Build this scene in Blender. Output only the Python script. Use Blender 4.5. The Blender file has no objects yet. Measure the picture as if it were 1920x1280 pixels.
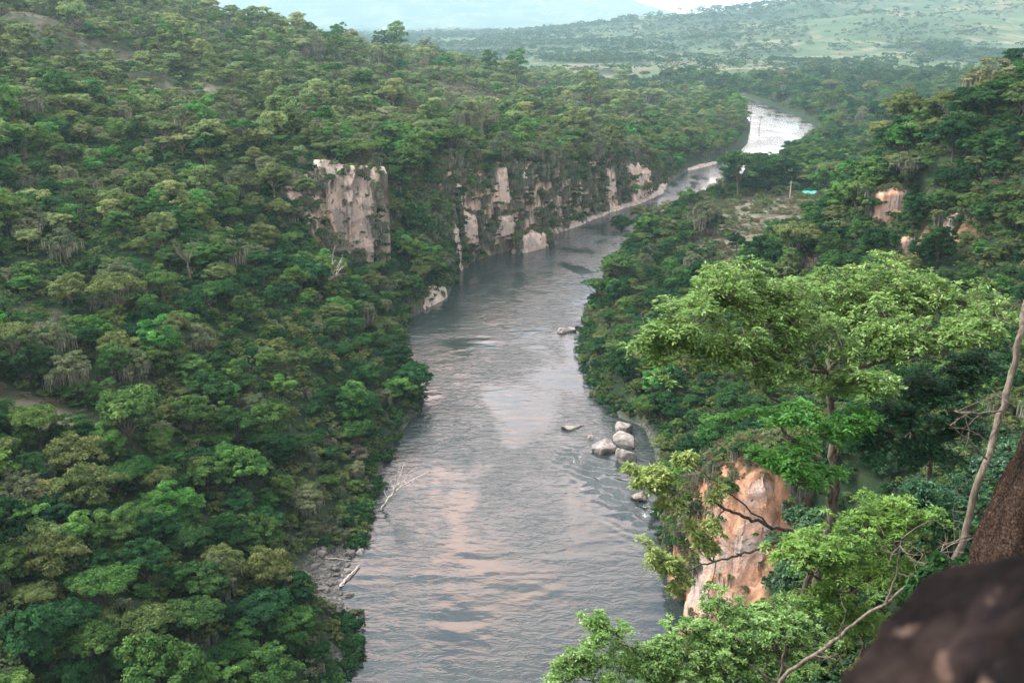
import bpy, math, random
import numpy as np
from mathutils import Vector, Matrix, Euler
R = math.radians
scn = bpy.context.scene
col = scn.collection
# ------------------------------------------------------------------ camera
CAMZ = 80.0
PITCH = math.atan(600 / 1884)
cd = bpy.data.cameras.new("camera"); cam = bpy.data.objects.new("camera", cd); col.objects.link(cam)
cam.location = (0, 0, CAMZ); cam.rotation_euler = (math.pi / 2 - PITCH, 0, 0)
cd.sensor_width = 36; cd.lens = 36 * 1884 / 1920
cd.clip_start = 0.05; cd.clip_end = 60000
cd.dof.use_dof = True; cd.dof.focus_distance = 120; cd.dof.aperture_fstop = 2.6
scn.camera = cam
# ------------------------------------------------------------------ light
SUN_EL, SUN_AZ = 48, -70      # azimuth from +Y towards +X, degrees
w = bpy.data.worlds.new("World"); scn.world = w; w.use_nodes = True
nt = w.node_tree; nt.nodes.clear()
def N(nt, t, **k):
    n = nt.nodes.new(t)
    for a, b in k.items():
        if a.startswith("i_"):
            n.inputs[a[2:].replace("_", " ")].default_value = b
        else: setattr(n, a, b)
    return n
def ramp(nt, src, stops, interp='LINEAR'):
    n = nt.nodes.new('ShaderNodeValToRGB'); n.color_ramp.interpolation = interp
    cr = n.color_ramp
    while len(cr.elements) > 1: cr.elements.remove(cr.elements[0])
    for i, (p, c) in enumerate(stops):
        e = cr.elements[0] if i == 0 else cr.elements.new(p)
        e.position = p; e.color = (c[0], c[1], c[2], 1) if hasattr(c, '__len__') else (c, c, c, 1)
    if src is not None: nt.links.new(src, n.inputs[0])
    return n
out = N(nt, 'ShaderNodeOutputWorld')
sky = N(nt, 'ShaderNodeTexSky'); sky.sky_type = 'NISHITA'; sky.sun_disc = False
sky.sun_elevation = R(SUN_EL); sky.sun_rotation = R(SUN_AZ); sky.dust_density = 2.5; sky.altitude = 600
tc = N(nt, 'ShaderNodeTexCoord')
mp = N(nt, 'ShaderNodeMapping'); mp.inputs['Scale'].default_value = (1, 1, 3.0); mp.inputs['Location'].default_value = (0.35, 0.2, 0.1)
nz = N(nt, 'ShaderNodeTexNoise'); nz.inputs['Scale'].default_value = 3.2; nz.inputs['Detail'].default_value = 5; nz.inputs['Roughness'].default_value = 0.55
nt.links.new(tc.outputs['Generated'], mp.inputs[0]); nt.links.new(mp.outputs[0], nz.inputs['Vector'])
sx = N(nt, 'ShaderNodeSeparateXYZ'); nt.links.new(tc.outputs['Generated'], sx.inputs[0])
ev = ramp(nt, sx.outputs['Z'], [(0.0, .16), (.25, .10), (.50, .02), (.62, -0.0), (.8, .08)])
nzz = N(nt, 'ShaderNodeMath', operation='ADD'); nt.links.new(nz.outputs[0], nzz.inputs[0]); nt.links.new(ev.outputs[0], nzz.inputs[1])
cm = ramp(nt, nzz.outputs[0], [(0.46, 0.08), (0.60, 1)])
nz2 = N(nt, 'ShaderNodeTexNoise'); nz2.inputs['Scale'].default_value = 3.4; nz2.inputs['Detail'].default_value = 4
mp2 = N(nt, 'ShaderNodeMapping'); mp2.inputs['Location'].default_value = (3.1, 1.2, 5.3); mp2.inputs['Scale'].default_value = (1, 1, 2)
nt.links.new(tc.outputs['Generated'], mp2.inputs[0]); nt.links.new(mp2.outputs[0], nz2.inputs['Vector'])
warm = ramp(nt, sx.outputs['Z'], [(.0, 0), (.12, .0), (.26, .10), (.48, .11), (.60, 0)])
n22 = N(nt, 'ShaderNodeMath', operation='ADD'); nt.links.new(nz2.outputs[0], n22.inputs[0]); nt.links.new(warm.outputs[0], n22.inputs[1])
cc = ramp(nt, n22.outputs[0], [(0.36, (5.5, 6.4, 6.9)), (0.50, (9.5, 9.4, 9.6)), (0.66, (17.0, 11.6, 9.9))])
mx = N(nt, 'ShaderNodeMixRGB'); nt.links.new(cm.outputs[0], mx.inputs[0]); nt.links.new(sky.outputs[0], mx.inputs[1]); nt.links.new(cc.outputs[0], mx.inputs[2])
bg = N(nt, 'ShaderNodeBackground'); bg.inputs[1].default_value = 0.135
nt.links.new(mx.outputs[0], bg.inputs[0]); nt.links.new(bg.outputs[0], out.inputs[0])
sd = bpy.data.lights.new("sun", 'SUN'); sd.energy = 2.4; sd.angle = R(16); sd.color = (1, 0.96, 0.91)
sun = bpy.data.objects.new("sun", sd); col.objects.link(sun)
el, az = R(SUN_EL), R(SUN_AZ)
sun.rotation_euler = Vector((math.sin(az) * math.cos(el), math.cos(az) * math.cos(el), math.sin(el))).to_track_quat('Z', 'Y').to_euler()
scn.view_settings.view_transform = 'Standard'; scn.view_settings.look = 'None'
scn.view_settings.exposure = 1.74; scn.view_settings.gamma = 1.0
scn.cycles.max_bounces = 6; scn.cycles.diffuse_bounces = 3; scn.cycles.glossy_bounces = 2
scn.cycles.transmission_bounces = 3; scn.cycles.transparent_max_bounces = 4; scn.cycles.volume_bounces = 0
scn.cycles.caustics_reflective = False; scn.cycles.caustics_refractive = False
#--TERRAIN-START
# ------------------------------------------------------------------ terrain functions (world metres, river surface z = 0)
def _h(ix, iy, s):
    n = (ix.astype(np.int64) * 374761393 + iy.astype(np.int64) * 668265263 + s * 1442695041) & 0xFFFFFFFF
    n = ((n ^ (n >> 13)) * 1274126177) & 0xFFFFFFFF
    return ((n ^ (n >> 16)) & 0xFFFFFF) / float(0xFFFFFF)
def vnoise(x, y, s=0):
    x = np.asarray(x, float); y = np.asarray(y, float)
    ix, iy = np.floor(x), np.floor(y); fx, fy = x - ix, y - iy
    fx = fx * fx * (3 - 2 * fx); fy = fy * fy * (3 - 2 * fy)
    ix = ix.astype(np.int64); iy = iy.astype(np.int64)
    a = _h(ix, iy, s); b = _h(ix + 1, iy, s); c = _h(ix, iy + 1, s); d = _h(ix + 1, iy + 1, s)
    return (a + (b - a) * fx) * (1 - fy) + (c + (d - c) * fx) * fy
def fbm(x, y, s=0, o=4):
    t = 0; a = 0.5; n = 0
    for i in range(o):
        t = t + a * vnoise(x * 2 ** i, y * 2 ** i, s + i * 7); n += a; a *= 0.5
    return t / n
def sst(a, b, x):
    t = np.clip((np.asarray(x, float) - a) / (b - a), 0, 1); return t * t * (3 - 2 * t)
LB = [(-200,-150),(0,-78),(60,-42),(95,-24),(108,-21.5),(114,-21),(120,-21.5),(127,-24.5),(134,-26),(144,-24.8),(155,-24.2),(168,-24.6),(182,-24.2),(193,-22),(205,-20.5),(212,-20.8),(219,-23.5),(234,-28),(251,-28.5),(271,-29.5),(285,-24),(297,-19.6),(328,-17.9),(343,-14.9),(362,0),(389,16.8),(433,39.4),(474,65.8),(519,79.8),(572,101),(625,136),(696,161),(780,182),(848,198),(993,222),(1081,238),(1180,225),(1300,120),(1500,-160),(1800,-420),(2600,-900)]
RB = [(-200,-90),(0,-20),(60,3),(90,15),(108,20.5),(124,23.4),(137,24),(146,25.1),(157,25.8),(165,26.5),(172,27),(182,28),(193,27),(199,22),(210,18.5),(226,17.8),(251,18.5),(282,22.5),(320,32.5),(352,40),(400,53),(470,90),(520,118),(557,134),(594,154),(638,175),(722,213.7),(813,241.7),(897,252),(980,256),(1081,258),(1180,252),(1300,170),(1500,-90),(1800,-340),(2600,-820)]
LB = np.array(LB, float); RB = np.array(RB, float)
def xl(Y): return np.interp(Y, LB[:, 0], LB[:, 1])
def xr(Y): return np.interp(Y, RB[:, 0], RB[:, 1])
LP = {
 40: [(0,0),(4,1.5),(12,7),(30,16),(55,24),(90,40),(150,66),(250,100),(450,150)],
 110: [(0,0),(3,1),(9,4),(22,12),(55,24),(90,40),(150,66),(250,100),(450,150)],
 140: [(0,0),(3,1),(7,3),(22,12),(50,22),(90,38),(150,60),(250,94),(450,145)],
 190: [(0,0),(4,4),(14,13),(30,21),(50,26),(90,38),(150,58),(250,90),(450,140)],
 250: [(0,0),(4,5),(14,12),(30,22),(60,38),(100,47),(160,60),(250,86),(450,138)],
 285: [(0,0),(4,5),(16,12),(26,17),(31,30),(36,38),(60,43),(100,50),(160,63),(250,86),(450,136)],
 300: [(0,0),(3,4),(20,14),(28,18),(31,37),(40,41),(80,48),(155,60),(250,82),(450,134)],
 320: [(0,0),(2,5),(12,14),(20,22),(26,32),(32,38),(60,44),(150,60),(250,79),(450,130)],
 340: [(0,0),(2,7),(4,22),(8,32),(20,36),(60,43),(150,60),(250,78),(350,95),(500,122)],
 370: [(0,0),(2,7),(4,21),(7,31),(20,35),(60,42),(150,57),(250,76),(350,94),(500,124)],
 400: [(0,0),(2,4),(4,18),(7,27),(20,31),(60,38),(150,55),(330,90),(500,125)],
 470: [(0,0),(3,2),(5,14),(9,21),(30,26),(80,36),(150,52),(330,90),(500,122)],
 520: [(0,0),(3,2),(5,7),(9,10),(30,16),(80,29),(150,48),(330,88),(500,118)],
 620: [(0,0),(6,4),(20,8),(60,16),(150,38),(330,82),(500,113)],
 750: [(0,0),(10,3),(40,7),(100,18),(200,40),(316,67),(450,92),(700,120)],
 900: [(0,0),(60,5),(130,15),(200,30),(272,47),(400,68),(700,95)],
 1050: [(0,0),(100,5),(205,19),(300,29),(450,42),(700,60)],
 1350: [(0,0),(100,5),(500,8),(700,9)]}
RP = {
 -60: [(0,0),(15,30),(30,60),(45,80),(100,95),(200,120)],
 -1: [(0,0),(6,20),(14,55),(18.5,76),(20,78.1),(24,78.3),(40,82),(80,95),(200,130)],
 1.4: [(0,0),(6,20),(14,55),(18.5,74),(19.5,77.6),(24,78.0),(40,82),(80,95),(200,130)],
 4: [(0,0),(6,20),(14,50),(19,66),(24,72),(28,76),(40,82),(80,95),(200,130)],
 10: [(0,0),(6,18),(12,38),(17,56),(24,63),(30,69),(40,76),(80,93),(200,128)],
 20: [(0,0),(6,15),(12,40),(20,53),(30,60),(44,68),(80,90),(200,126)],
 50: [(0,0),(4,24),(8,42),(20,51),(40,58),(80,80),(200,120)],
 80: [(0,0),(4,5),(12,18),(20,30),(30,40),(60,50),(100,78),(200,112)],
 98: [(0,0),(4,3),(12,7),(20,14),(30,27),(44,39),(80,58),(127,84),(200,106)],
 110: [(0,0),(3,2),(8,7),(13,12),(19,20),(30,29),(60,44),(100,70),(200,105)],
 118: [(0,0),(2.5,9),(5,19),(8,24),(20,28),(40,31),(80,52),(127,80),(200,104)],
 124: [(0,0),(2.5,10),(4.5,22),(8,26),(24,28.5),(40,30),(80,52),(127,80),(200,104)],
 140: [(0,0),(2,9),(4,16),(8,19),(24,22),(40,26),(80,46),(127,74),(200,100)],
 160: [(0,0),(5,3),(15,9),(40,18),(80,38),(125,64),(200,95)],
 200: [(0,0),(6,4),(20,8),(50,18),(80,34),(110,57),(140,76),(200,98)],
 245: [(0,0),(8,4),(40,10),(60,20),(80,41),(100,60),(130,74),(200,100)],
 300: [(0,0),(8,4),(40,8),(60,12),(72,25),(86,45),(110,57),(160,70),(220,84)],
 340: [(0,0),(8,4),(50,8),(70,14),(90,29),(120,40),(160,52),(220,60)],
 380: [(0,0),(8,4),(60,8),(80,12),(110,22),(160,28),(220,32)],
 460: [(0,0),(8,3),(60,6),(100,7),(160,9),(300,12)],
 560: [(0,0),(8,3),(60,5),(150,7),(300,10)],
 1300: [(0,0),(10,3),(60,5),(150,7),(300,9)]}
def prof(tab, d, Y):
    ks = sorted(tab); V = np.array([np.interp(d, [p[0] for p in tab[k]], [p[1] for p in tab[k]]) for k in ks])
    Yc = np.clip(Y, ks[0], ks[-1]); i = np.clip(np.searchsorted(ks, Yc, side='right') - 1, 0, len(ks) - 2)
    k = np.array(ks, float); t = (Yc - k[i]) / (k[i + 1] - k[i])
    g = np.arange(d.size).reshape(d.shape); Vf = V.reshape(len(ks), -1)
    return (Vf[i.ravel(), g.ravel()] * (1 - t.ravel()) + Vf[i.ravel() + 1, g.ravel()] * t.ravel()).reshape(d.shape)
RIDGE = np.array([(-6000,20),(-1200,14),(-500,15),(0,28),(172,46),(330,62),(458,84),(840,118),(1220,165),(1830,240),(2600,320),(6000,420)], float)
CARVE = [(23.5,128,24.0,121.5,-.5,-.5),(24.0,121.5,26.0,117.5,-.5,3),(26.0,117.5,29.5,115.6,3,7),(29.5,115.6,33,115,7,11),(33,115,37.5,115.5,11,15),(89,251,94,247.8,33,31),(94,247.8,101,250,31,33.5),(89.5,229.5,93.3,228,28,28.5),(95.6,223.5,98.5,220,32.5,33),(77,261.2,82.5,260.5,16.2,16.6)]
def height(x, y):
    x = np.asarray(x, float); y = np.asarray(y, float)
    x, y = np.broadcast_arrays(x, y)
    dl = xl(y) - x; dr = x - xr(y)
    zl = prof(LP, np.maximum(dl, 0), y); zr = prof(RP, np.maximum(dr, 0), y)
    z = np.where(dl > 0, zl, np.where(dr > 0, zr, 0))
    # river bed
    inr = np.minimum(-dl, -dr)
    z = np.where((dl <= 0) & (dr <= 0), -np.clip(inr * 0.35, 0.0, 2.5) - 0.15, z)
    dist = np.maximum(dl, dr)
    # relief noise growing away from the bank
    na = sst(4, 60, dist) * sst(30, 90, y)
    z = z + na * ((fbm(x / 38, y / 38, 3) - .5) * 7 + (fbm(x / 120, y / 120, 9) - .5) * 12 * sst(60, 200, dist))
    # gullies on the left slope
    g = np.abs(fbm(x / 60 + 3, y / 95, 31, 3) - .5) * 2
    z = z - sst(60, 160, dl) * sst(150, 260, y) * (1 - sst(0, 0.16, g)) * 5 * sst(1000, 700, y)
    # undercut in front of the bluff: the ground drops to the foot of the bare face
    for (ax, ay, bx, by, za, zb_) in CARVE:
        L_ = math.hypot(bx - ax, by - ay); tx, ty = (bx - ax) / L_, (by - ay) / L_; u = ((x - ax) * tx + (y - ay) * ty) / L_; o = (x - ax) * ty - (y - ay) * tx
        w_ = sst(-.25, .02, u) * sst(1.25, .98, u) * sst(-2.6, -1.2, o) * sst(10, 4, o)
        z = np.where(w_ > 0, np.minimum(z, z * (1 - w_) + w_ * (za + (zb_ - za) * np.clip(u, 0, 1) - .12 * np.maximum(o, 0))), z)
    # distant hills beyond the valley floor
    crest = np.interp(x, RIDGE[:, 0], RIDGE[:, 1]) - 8
    f = sst(1700, 3600, y) * (1 - 0.75 * sst(3700, 6000, y))
    foot = sst(1500, 2400, y) * sst(-200, 900, x) * 14
    f = f * sst(0, 1, f) ** .3
    roll = (fbm(x / 420, y / 300, 17, 5) - .5) * 2
    z = z + crest * f + foot * 0.5 + roll * sst(1300, 2600, y) * sst(7000, 4200, y) * (4 + 0.16 * crest) * (1 - .6 * np.exp(-((y - 3600) / 300) ** 2))
    gul = np.abs(fbm(x / 520 + 5, y / 640, 27, 4) - .5) * 2; z = z + sst(2000, 3000, y) * sst(7500, 5000, y) * (gul - .25) * crest * .55 * sst(-300, 500, x) * (1 - .75 * np.exp(-((y - 3600) / 260) ** 2))
    # far mountain
    ridg = 1 - np.abs(fbm(x / 1500, y / 1500, 41, 5) - .5) * 2
    mh = np.interp(x, [-9000,-5000,-2500,-1000,-300,0,500,850,1200,1560,2000,2500,5200], [500,560,620,560,520,440,390,350,270,150,60,20,0])
    z = z + sst(7600, 12000, y) * (1 - .5 * sst(12500, 15500, y)) * mh * (0.55 + .62 * ridg ** 2)
    return z
#--TERRAIN-END
rng = np.random.default_rng(7)
# ------------------------------------------------------------------ object helpers
def tag(o, label=None, cat=None, group=None, kind=None):
    if label: o['label'] = label
    if cat: o['category'] = cat
    if group: o['group'] = group
    if kind: o['kind'] = kind
    return o
def empty(name, loc, label, cat, group=None, rz=0, s=1.0):
    o = bpy.data.objects.new(name, None); col.objects.link(o); o.location = loc; o.rotation_euler = (0, 0, rz)
    o.scale = (s, s, s) if np.isscalar(s) else s
    o.empty_display_size = 0.5
    return tag(o, label, cat, group)
def mesh_np(name, V, F, mat=None, smooth=False, attr=None, mats=None, midx=None):
    """V (n,3); F (m,k) all same k"""
    me = bpy.data.meshes.new(name); V = np.asarray(V, np.float32); F = np.asarray(F, np.int32)
    me.vertices.add(len(V)); me.vertices.foreach_set('co', V.ravel())
    m, k = F.shape
    me.loops.add(m * k); me.loops.foreach_set('vertex_index', F.ravel())
    me.polygons.add(m); me.polygons.foreach_set('loop_start', np.arange(0, m * k, k, dtype=np.int32))
    if smooth: me.polygons.foreach_set('use_smooth', np.ones(m, bool))
    for mm in (mats or ([mat] if mat else [])): me.materials.append(mm)
    if midx is not None: me.polygons.foreach_set('material_index', np.asarray(midx, np.int32))
    if attr:
        for an, (dom, arr) in attr.items():
            a = me.attributes.new(an, 'FLOAT', dom); a.data.foreach_set('value', np.asarray(arr, np.float32).ravel())
    me.update(); me.validate()
    return me
def add(name, me, parent=None, loc=None, linkto=True):
    o = bpy.data.objects.new(name, me)
    if linkto: col.objects.link(o)
    if parent: o.parent = parent
    if loc is not None: o.location = loc
    return o
class MB:
    """collects quads/tris (tris stored as degenerate-free quads by repeating is avoided: separate lists)"""
    def __init__(s): s.V = []; s.Q = []; s.n = 0; s.v = []
    def add(s, V, Q, v=0.5):
        V = np.asarray(V, float); Q = np.asarray(Q, int)
        s.V.append(V); s.Q.append(Q + s.n); s.n += len(V); s.v.append(np.full(len(Q), v) if np.isscalar(v) else np.asarray(v))
    def tube(s, pts, rad, seg=6, v=0.5):
        pts = np.asarray(pts, float); n = len(pts); rad = np.broadcast_to(rad, n)
        T = np.gradient(pts, axis=0); T /= np.linalg.norm(T, axis=1)[:, None] + 1e-9
        up = np.array([0.3, 0.9, 0.2]) if abs(T[0][2]) > .8 else np.array([0, 0, 1.])
        A = np.cross(T, up); A /= np.linalg.norm(A, axis=1)[:, None] + 1e-9; B = np.cross(T, A)
        a = np.linspace(0, 2 * np.pi, seg, endpoint=False)
        V = (pts[:, None] + rad[:, None, None] * (np.cos(a)[None, :, None] * A[:, None] + np.sin(a)[None, :, None] * B[:, None])).reshape(-1, 3)
        i = np.arange(n - 1)[:, None] * seg; j = np.arange(seg)[None]; j2 = (j + 1) % seg
        Q = np.stack([i + j, i + j2, i + seg + j2, i + seg + j], -1).reshape(-1, 4)
        s.add(V, Q, v)
    def mesh(s, name, mat, smooth=False):
        V = np.concatenate(s.V); Q = np.concatenate(s.Q); v = np.concatenate(s.v)
        return mesh_np(name, V, Q, mat, smooth, {'v': ('FACE', v)})
def unit(a): return a / (np.linalg.norm(a, axis=-1, keepdims=True) + 1e-9)
def leaves(C, Nrm, L, W, rg, droop=0.0, dirv=None, fold=0.25):
    """rhombic leaves: C centres (n,3), Nrm normals, L/W lengths -> V, Q"""
    n = len(C)
    r = unit(rg.normal(size=(n, 3))) if dirv is None else dirv
    Nrm = unit(Nrm)
    t = unit(r - (r * Nrm).sum(1, keepdims=True) * Nrm)
    t = unit(t + np.array([0, 0, -droop]))
    b = unit(np.cross(Nrm, t)); nn = np.cross(t, b)
    L = np.broadcast_to(L, n)[:, None]; W = np.broadcast_to(W, n)[:, None]
    P0 = C - t * L * .5; P2 = C + t * L * .5
    P1 = C + b * W * .5 + nn * W * fold; P3 = C - b * W * .5 + nn * W * fold
    V = np.stack([P0, P1, P2, P3], 1).reshape(-1, 3)
    return V, np.arange(n * 4).reshape(n, 4)
# ------------------------------------------------------------------ materials
def newmat(name):
    m = bpy.data.materials.new(name); m.use_nodes = True; m.node_tree.nodes.clear(); return m
def leafmat(name, dark, mid, light, trans=0.3, posvar=0.35, gloss=False):
    m = newmat(name); t = m.node_tree; L = t.links.new
    at = N(t, 'ShaderNodeAttribute'); at.attribute_name = 'v'
    oi = N(t, 'ShaderNodeObjectInfo')
    mad = N(t, 'ShaderNodeMath', operation='MULTIPLY_ADD'); L(oi.outputs['Random'], mad.inputs[0]); mad.inputs[1].default_value = posvar; mad.inputs[2].default_value = -posvar / 2
    ad = N(t, 'ShaderNodeMath', operation='ADD'); L(at.outputs['Fac'], ad.inputs[0]); L(mad.outputs[0], ad.inputs[1]); ad.use_clamp = True
    cr = ramp(t, ad.outputs[0], [(0.0, dark), (0.5, mid), (1.0, light)])
    hs = N(t, 'ShaderNodeHueSaturation'); L(cr.outputs[0], hs.inputs['Color'])
    wn = N(t, 'ShaderNodeTexWhiteNoise', noise_dimensions='1D'); L(oi.outputs['Random'], wn.inputs['W'])
    h2 = N(t, 'ShaderNodeMath', operation='MULTIPLY_ADD'); L(wn.outputs[0], h2.inputs[0]); h2.inputs[1].default_value = 0.05; h2.inputs[2].default_value = 0.475; L(h2.outputs[0], hs.inputs['Hue'])
    d = N(t, 'ShaderNodeBsdfDiffuse'); L(hs.outputs[0], d.inputs[0])
    tr = N(t, 'ShaderNodeBsdfTranslucent'); L(hs.outputs[0], tr.inputs[0])
    ms = N(t, 'ShaderNodeMixShader'); ms.inputs[0].default_value = trans; L(d.outputs[0], ms.inputs[1]); L(tr.outputs[0], ms.inputs[2])
    o = N(t, 'ShaderNodeOutputMaterial')
    if gloss:
        g = N(t, 'ShaderNodeBsdfGlossy'); g.inputs['Roughness'].default_value = 0.42; g.inputs[0].default_value = (.9, .95, 1, 1)
        m2 = N(t, 'ShaderNodeMixShader'); m2.inputs[0].default_value = 0.02; L(ms.outputs[0], m2.inputs[1]); L(g.outputs[0], m2.inputs[2]); L(m2.outputs[0], o.inputs[0])
    else: L(ms.outputs[0], o.inputs[0])
    return m
def barkmat(name, a, b, sc=3.0):
    m = newmat(name); t = m.node_tree; L = t.links.new
    ge = N(t, 'ShaderNodeTexCoord'); mp = N(t, 'ShaderNodeMapping'); mp.inputs['Scale'].default_value = (sc, sc, sc * .25); L(ge.outputs['Object'], mp.inputs[0])
    nz = N(t, 'ShaderNodeTexNoise'); nz.inputs['Scale'].default_value = 4; nz.inputs['Detail'].default_value = 6; L(mp.outputs[0], nz.inputs['Vector'])
    cr = ramp(t, nz.outputs[0], [(0.35, a), (0.65, b)])
    p = N(t, 'ShaderNodeBsdfPrincipled'); p.inputs['Roughness'].default_value = .9; p.inputs['Specular IOR Level'].default_value = .1; L(cr.outputs[0], p.inputs['Base Color'])
    bu = N(t, 'ShaderNodeBump'); bu.inputs['Strength'].default_value = .6; bu.inputs['Distance'].default_value = .05; L(nz.outputs[0], bu.inputs['Height']); L(bu.outputs[0], p.inputs['Normal'])
    o = N(t, 'ShaderNodeOutputMaterial'); L(p.outputs[0], o.inputs[0]); return m
LM = {
 'dark':  leafmat('leaf_dark_green', (.009,.032,.012), (.025,.074,.025), (.072,.158,.046)),
 'sage':  leafmat('leaf_sage_haze_lift', (.050,.095,.034), (.170,.240,.088), (.32,.40,.16)),  # sage foliage made paler: the upper slope's haze lift is in its colour
 'mid':   leafmat('leaf_mid_green', (.016,.048,.015), (.060,.128,.034), (.150,.245,.064)),
 'bright':leafmat('leaf_bright_green', (.025,.085,.020), (.082,.200,.045), (.175,.340,.085)),
 'olive': leafmat('leaf_olive', (.032,.060,.020), (.115,.155,.052), (.22,.265,.10)),
 'grey':  leafmat('leaf_grey_green', (.042,.066,.034), (.125,.155,.080), (.23,.26,.14)),
 'brown': leafmat('twig_pink_brown', (.07,.055,.045), (.16,.13,.10), (.24,.20,.16), .1),
 'dry':   leafmat('dry_brush', (.045,.040,.022), (.11,.095,.055), (.19,.165,.10), .15),
 'yellow':leafmat('leaf_yellow_flower', (.16,.19,.03), (.34,.36,.06), (.52,.50,.12)),
 'orange':leafmat('leaf_orange', (.10,.075,.03), (.20,.13,.06), (.30,.19,.10)),
 'moss':  leafmat('hanging_moss', (.09,.10,.075), (.17,.18,.135), (.27,.28,.22), .2),
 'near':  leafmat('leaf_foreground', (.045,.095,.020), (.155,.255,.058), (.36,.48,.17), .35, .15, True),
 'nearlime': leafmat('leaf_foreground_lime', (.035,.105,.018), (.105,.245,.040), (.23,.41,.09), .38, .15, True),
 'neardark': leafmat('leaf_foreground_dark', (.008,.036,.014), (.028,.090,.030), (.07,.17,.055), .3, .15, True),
}
BARK = barkmat('bark_grey', (.065,.055,.042), (.16,.14,.11)); BARKD = barkmat('bark_dark', (.035,.03,.024), (.11,.095,.075)); BARKW = barkmat('bark_pale', (.30,.27,.23), (.50,.47,.42))
# ------------------------------------------------------------------ ground
def ground_mat():
    m = newmat('ground_earth'); t = m.node_tree; L = t.links.new
    ge = N(t, 'ShaderNodeNewGeometry')
    def nz(sc, det=5, r=.55):
        n = N(t, 'ShaderNodeTexNoise'); n.inputs['Scale'].default_value = sc; n.inputs['Detail'].default_value = det; n.inputs['Roughness'].default_value = r
        L(ge.outputs['Position'], n.inputs['Vector']); return n
    at = N(t, 'ShaderNodeAttribute'); at.attribute_name = 'cover'     # 0 forest floor, .5 dry clearing, 1 pasture
    gr = N(t, 'ShaderNodeAttribute'); gr.attribute_name = 'gravel'
    n1 = nz(.25); n2 = nz(.02); n3 = nz(2.2, 4)
    forest = ramp(t, n1.outputs[0], [(.35, (.008,.020,.009)), (.6, (.020,.034,.015)), (.75, (.045,.045,.028))])
    dry = ramp(t, n1.outputs[0], [(.33, (.045,.065,.03)), (.47, (.085,.08,.055)), (.6, (.125,.105,.082)), (.75, (.16,.135,.11))])
    past = ramp(t, n2.outputs[0], [(.34, (.018,.045,.018)), (.44, (.045,.082,.032)), (.50, (.080,.11,.048)), (.56, (.13,.125,.07)), (.66, (.20,.16,.11))])
    n4 = nz(.006, 8, .7)
    pa2 = ramp(t, n4.outputs[0], [(.45, 0), (.56, 1)])
    pmix = N(t, 'ShaderNodeMixRGB'); L(pa2.outputs[0], pmix.inputs[0]); L(past.outputs[0], pmix.inputs[1]); pmix.inputs[2].default_value = (.040, .072, .033, 1)
    m1 = N(t, 'ShaderNodeMapRange'); L(at.outputs['Fac'], m1.inputs[0]); m1.inputs[2].default_value = .5
    m2 = N(t, 'ShaderNodeMapRange'); L(at.outputs['Fac'], m2.inputs[0]); m2.inputs[1].default_value = .5
    a = N(t, 'ShaderNodeMixRGB'); L(m1.outputs[0], a.inputs[0]); L(forest.outputs[0], a.inputs[1]); L(dry.outputs[0], a.inputs[2])
    b = N(t, 'ShaderNodeMixRGB'); L(m2.outputs[0], b.inputs[0]); L(a.outputs[0], b.inputs[1]); L(pmix.outputs[0], b.inputs[2])
    peb = N(t, 'ShaderNodeTexVoronoi'); peb.inputs['Scale'].default_value = 1.8; L(ge.outputs['Position'], peb.inputs['Vector'])
    pc = ramp(t, peb.outputs['Color'], [(.2, (.045,.045,.04)), (.5, (.09,.088,.08)), (.9, (.17,.165,.155))])
    c = N(t, 'ShaderNodeMixRGB'); L(gr.outputs['Fac'], c.inputs[0]); L(b.outputs[0], c.inputs[1]); L(pc.outputs[0], c.inputs[2])
    wk = N(t, 'ShaderNodeAttribute'); wk.attribute_name = 'wood'; c1 = N(t, 'ShaderNodeMixRGB'); L(wk.outputs['Fac'], c1.inputs[0]); L(c.outputs[0], c1.inputs[1]); c1.inputs[2].default_value = (.022, .045, .024, 1); c = c1
    rk = N(t, 'ShaderNodeAttribute'); rk.attribute_name = 'rockw'; mpk = N(t, 'ShaderNodeMapping'); mpk.inputs['Scale'].default_value = (1, 1, .3); L(ge.outputs['Position'], mpk.inputs[0])
    nk = N(t, 'ShaderNodeTexNoise'); nk.inputs['Scale'].default_value = .45; nk.inputs['Detail'].default_value = 8; nk.inputs['Roughness'].default_value = .62; L(mpk.outputs[0], nk.inputs['Vector'])
    kc = ramp(t, nk.outputs[0], [(.36, (.07, .065, .045)), (.47, (.22, .18, .14)), (.56, (.40, .31, .25)), (.68, (.50, .39, .32))])
    c2 = N(t, 'ShaderNodeMixRGB'); L(rk.outputs['Fac'], c2.inputs[0]); L(c.outputs[0], c2.inputs[1]); L(kc.outputs[0], c2.inputs[2])
    ek = N(t, 'ShaderNodeAttribute'); ek.attribute_name = 'earth'; c3 = N(t, 'ShaderNodeMixRGB'); L(ek.outputs['Fac'], c3.inputs[0]); L(c2.outputs[0], c3.inputs[1]); kc2 = ramp(t, nk.outputs[0], [(.38, (.09, .06, .035)), (.5, (.25, .135, .08)), (.62, (.42, .24, .15))]); L(kc2.outputs[0], c3.inputs[2]); c = c3
    p = N(t, 'ShaderNodeBsdfPrincipled'); p.inputs['Roughness'].default_value = .95; p.inputs['Specular IOR Level'].default_value = .1; L(c.outputs[0], p.inputs['Base Color'])
    bu = N(t, 'ShaderNodeBump'); bu.inputs['Strength'].default_value = .7; bu.inputs['Distance'].default_value = .25; L(n3.outputs[0], bu.inputs['Height']); L(bu.outputs[0], p.inputs['Normal'])
    o = N(t, 'ShaderNodeOutputMaterial'); L(p.outputs[0], o.inputs[0]); return m
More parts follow.
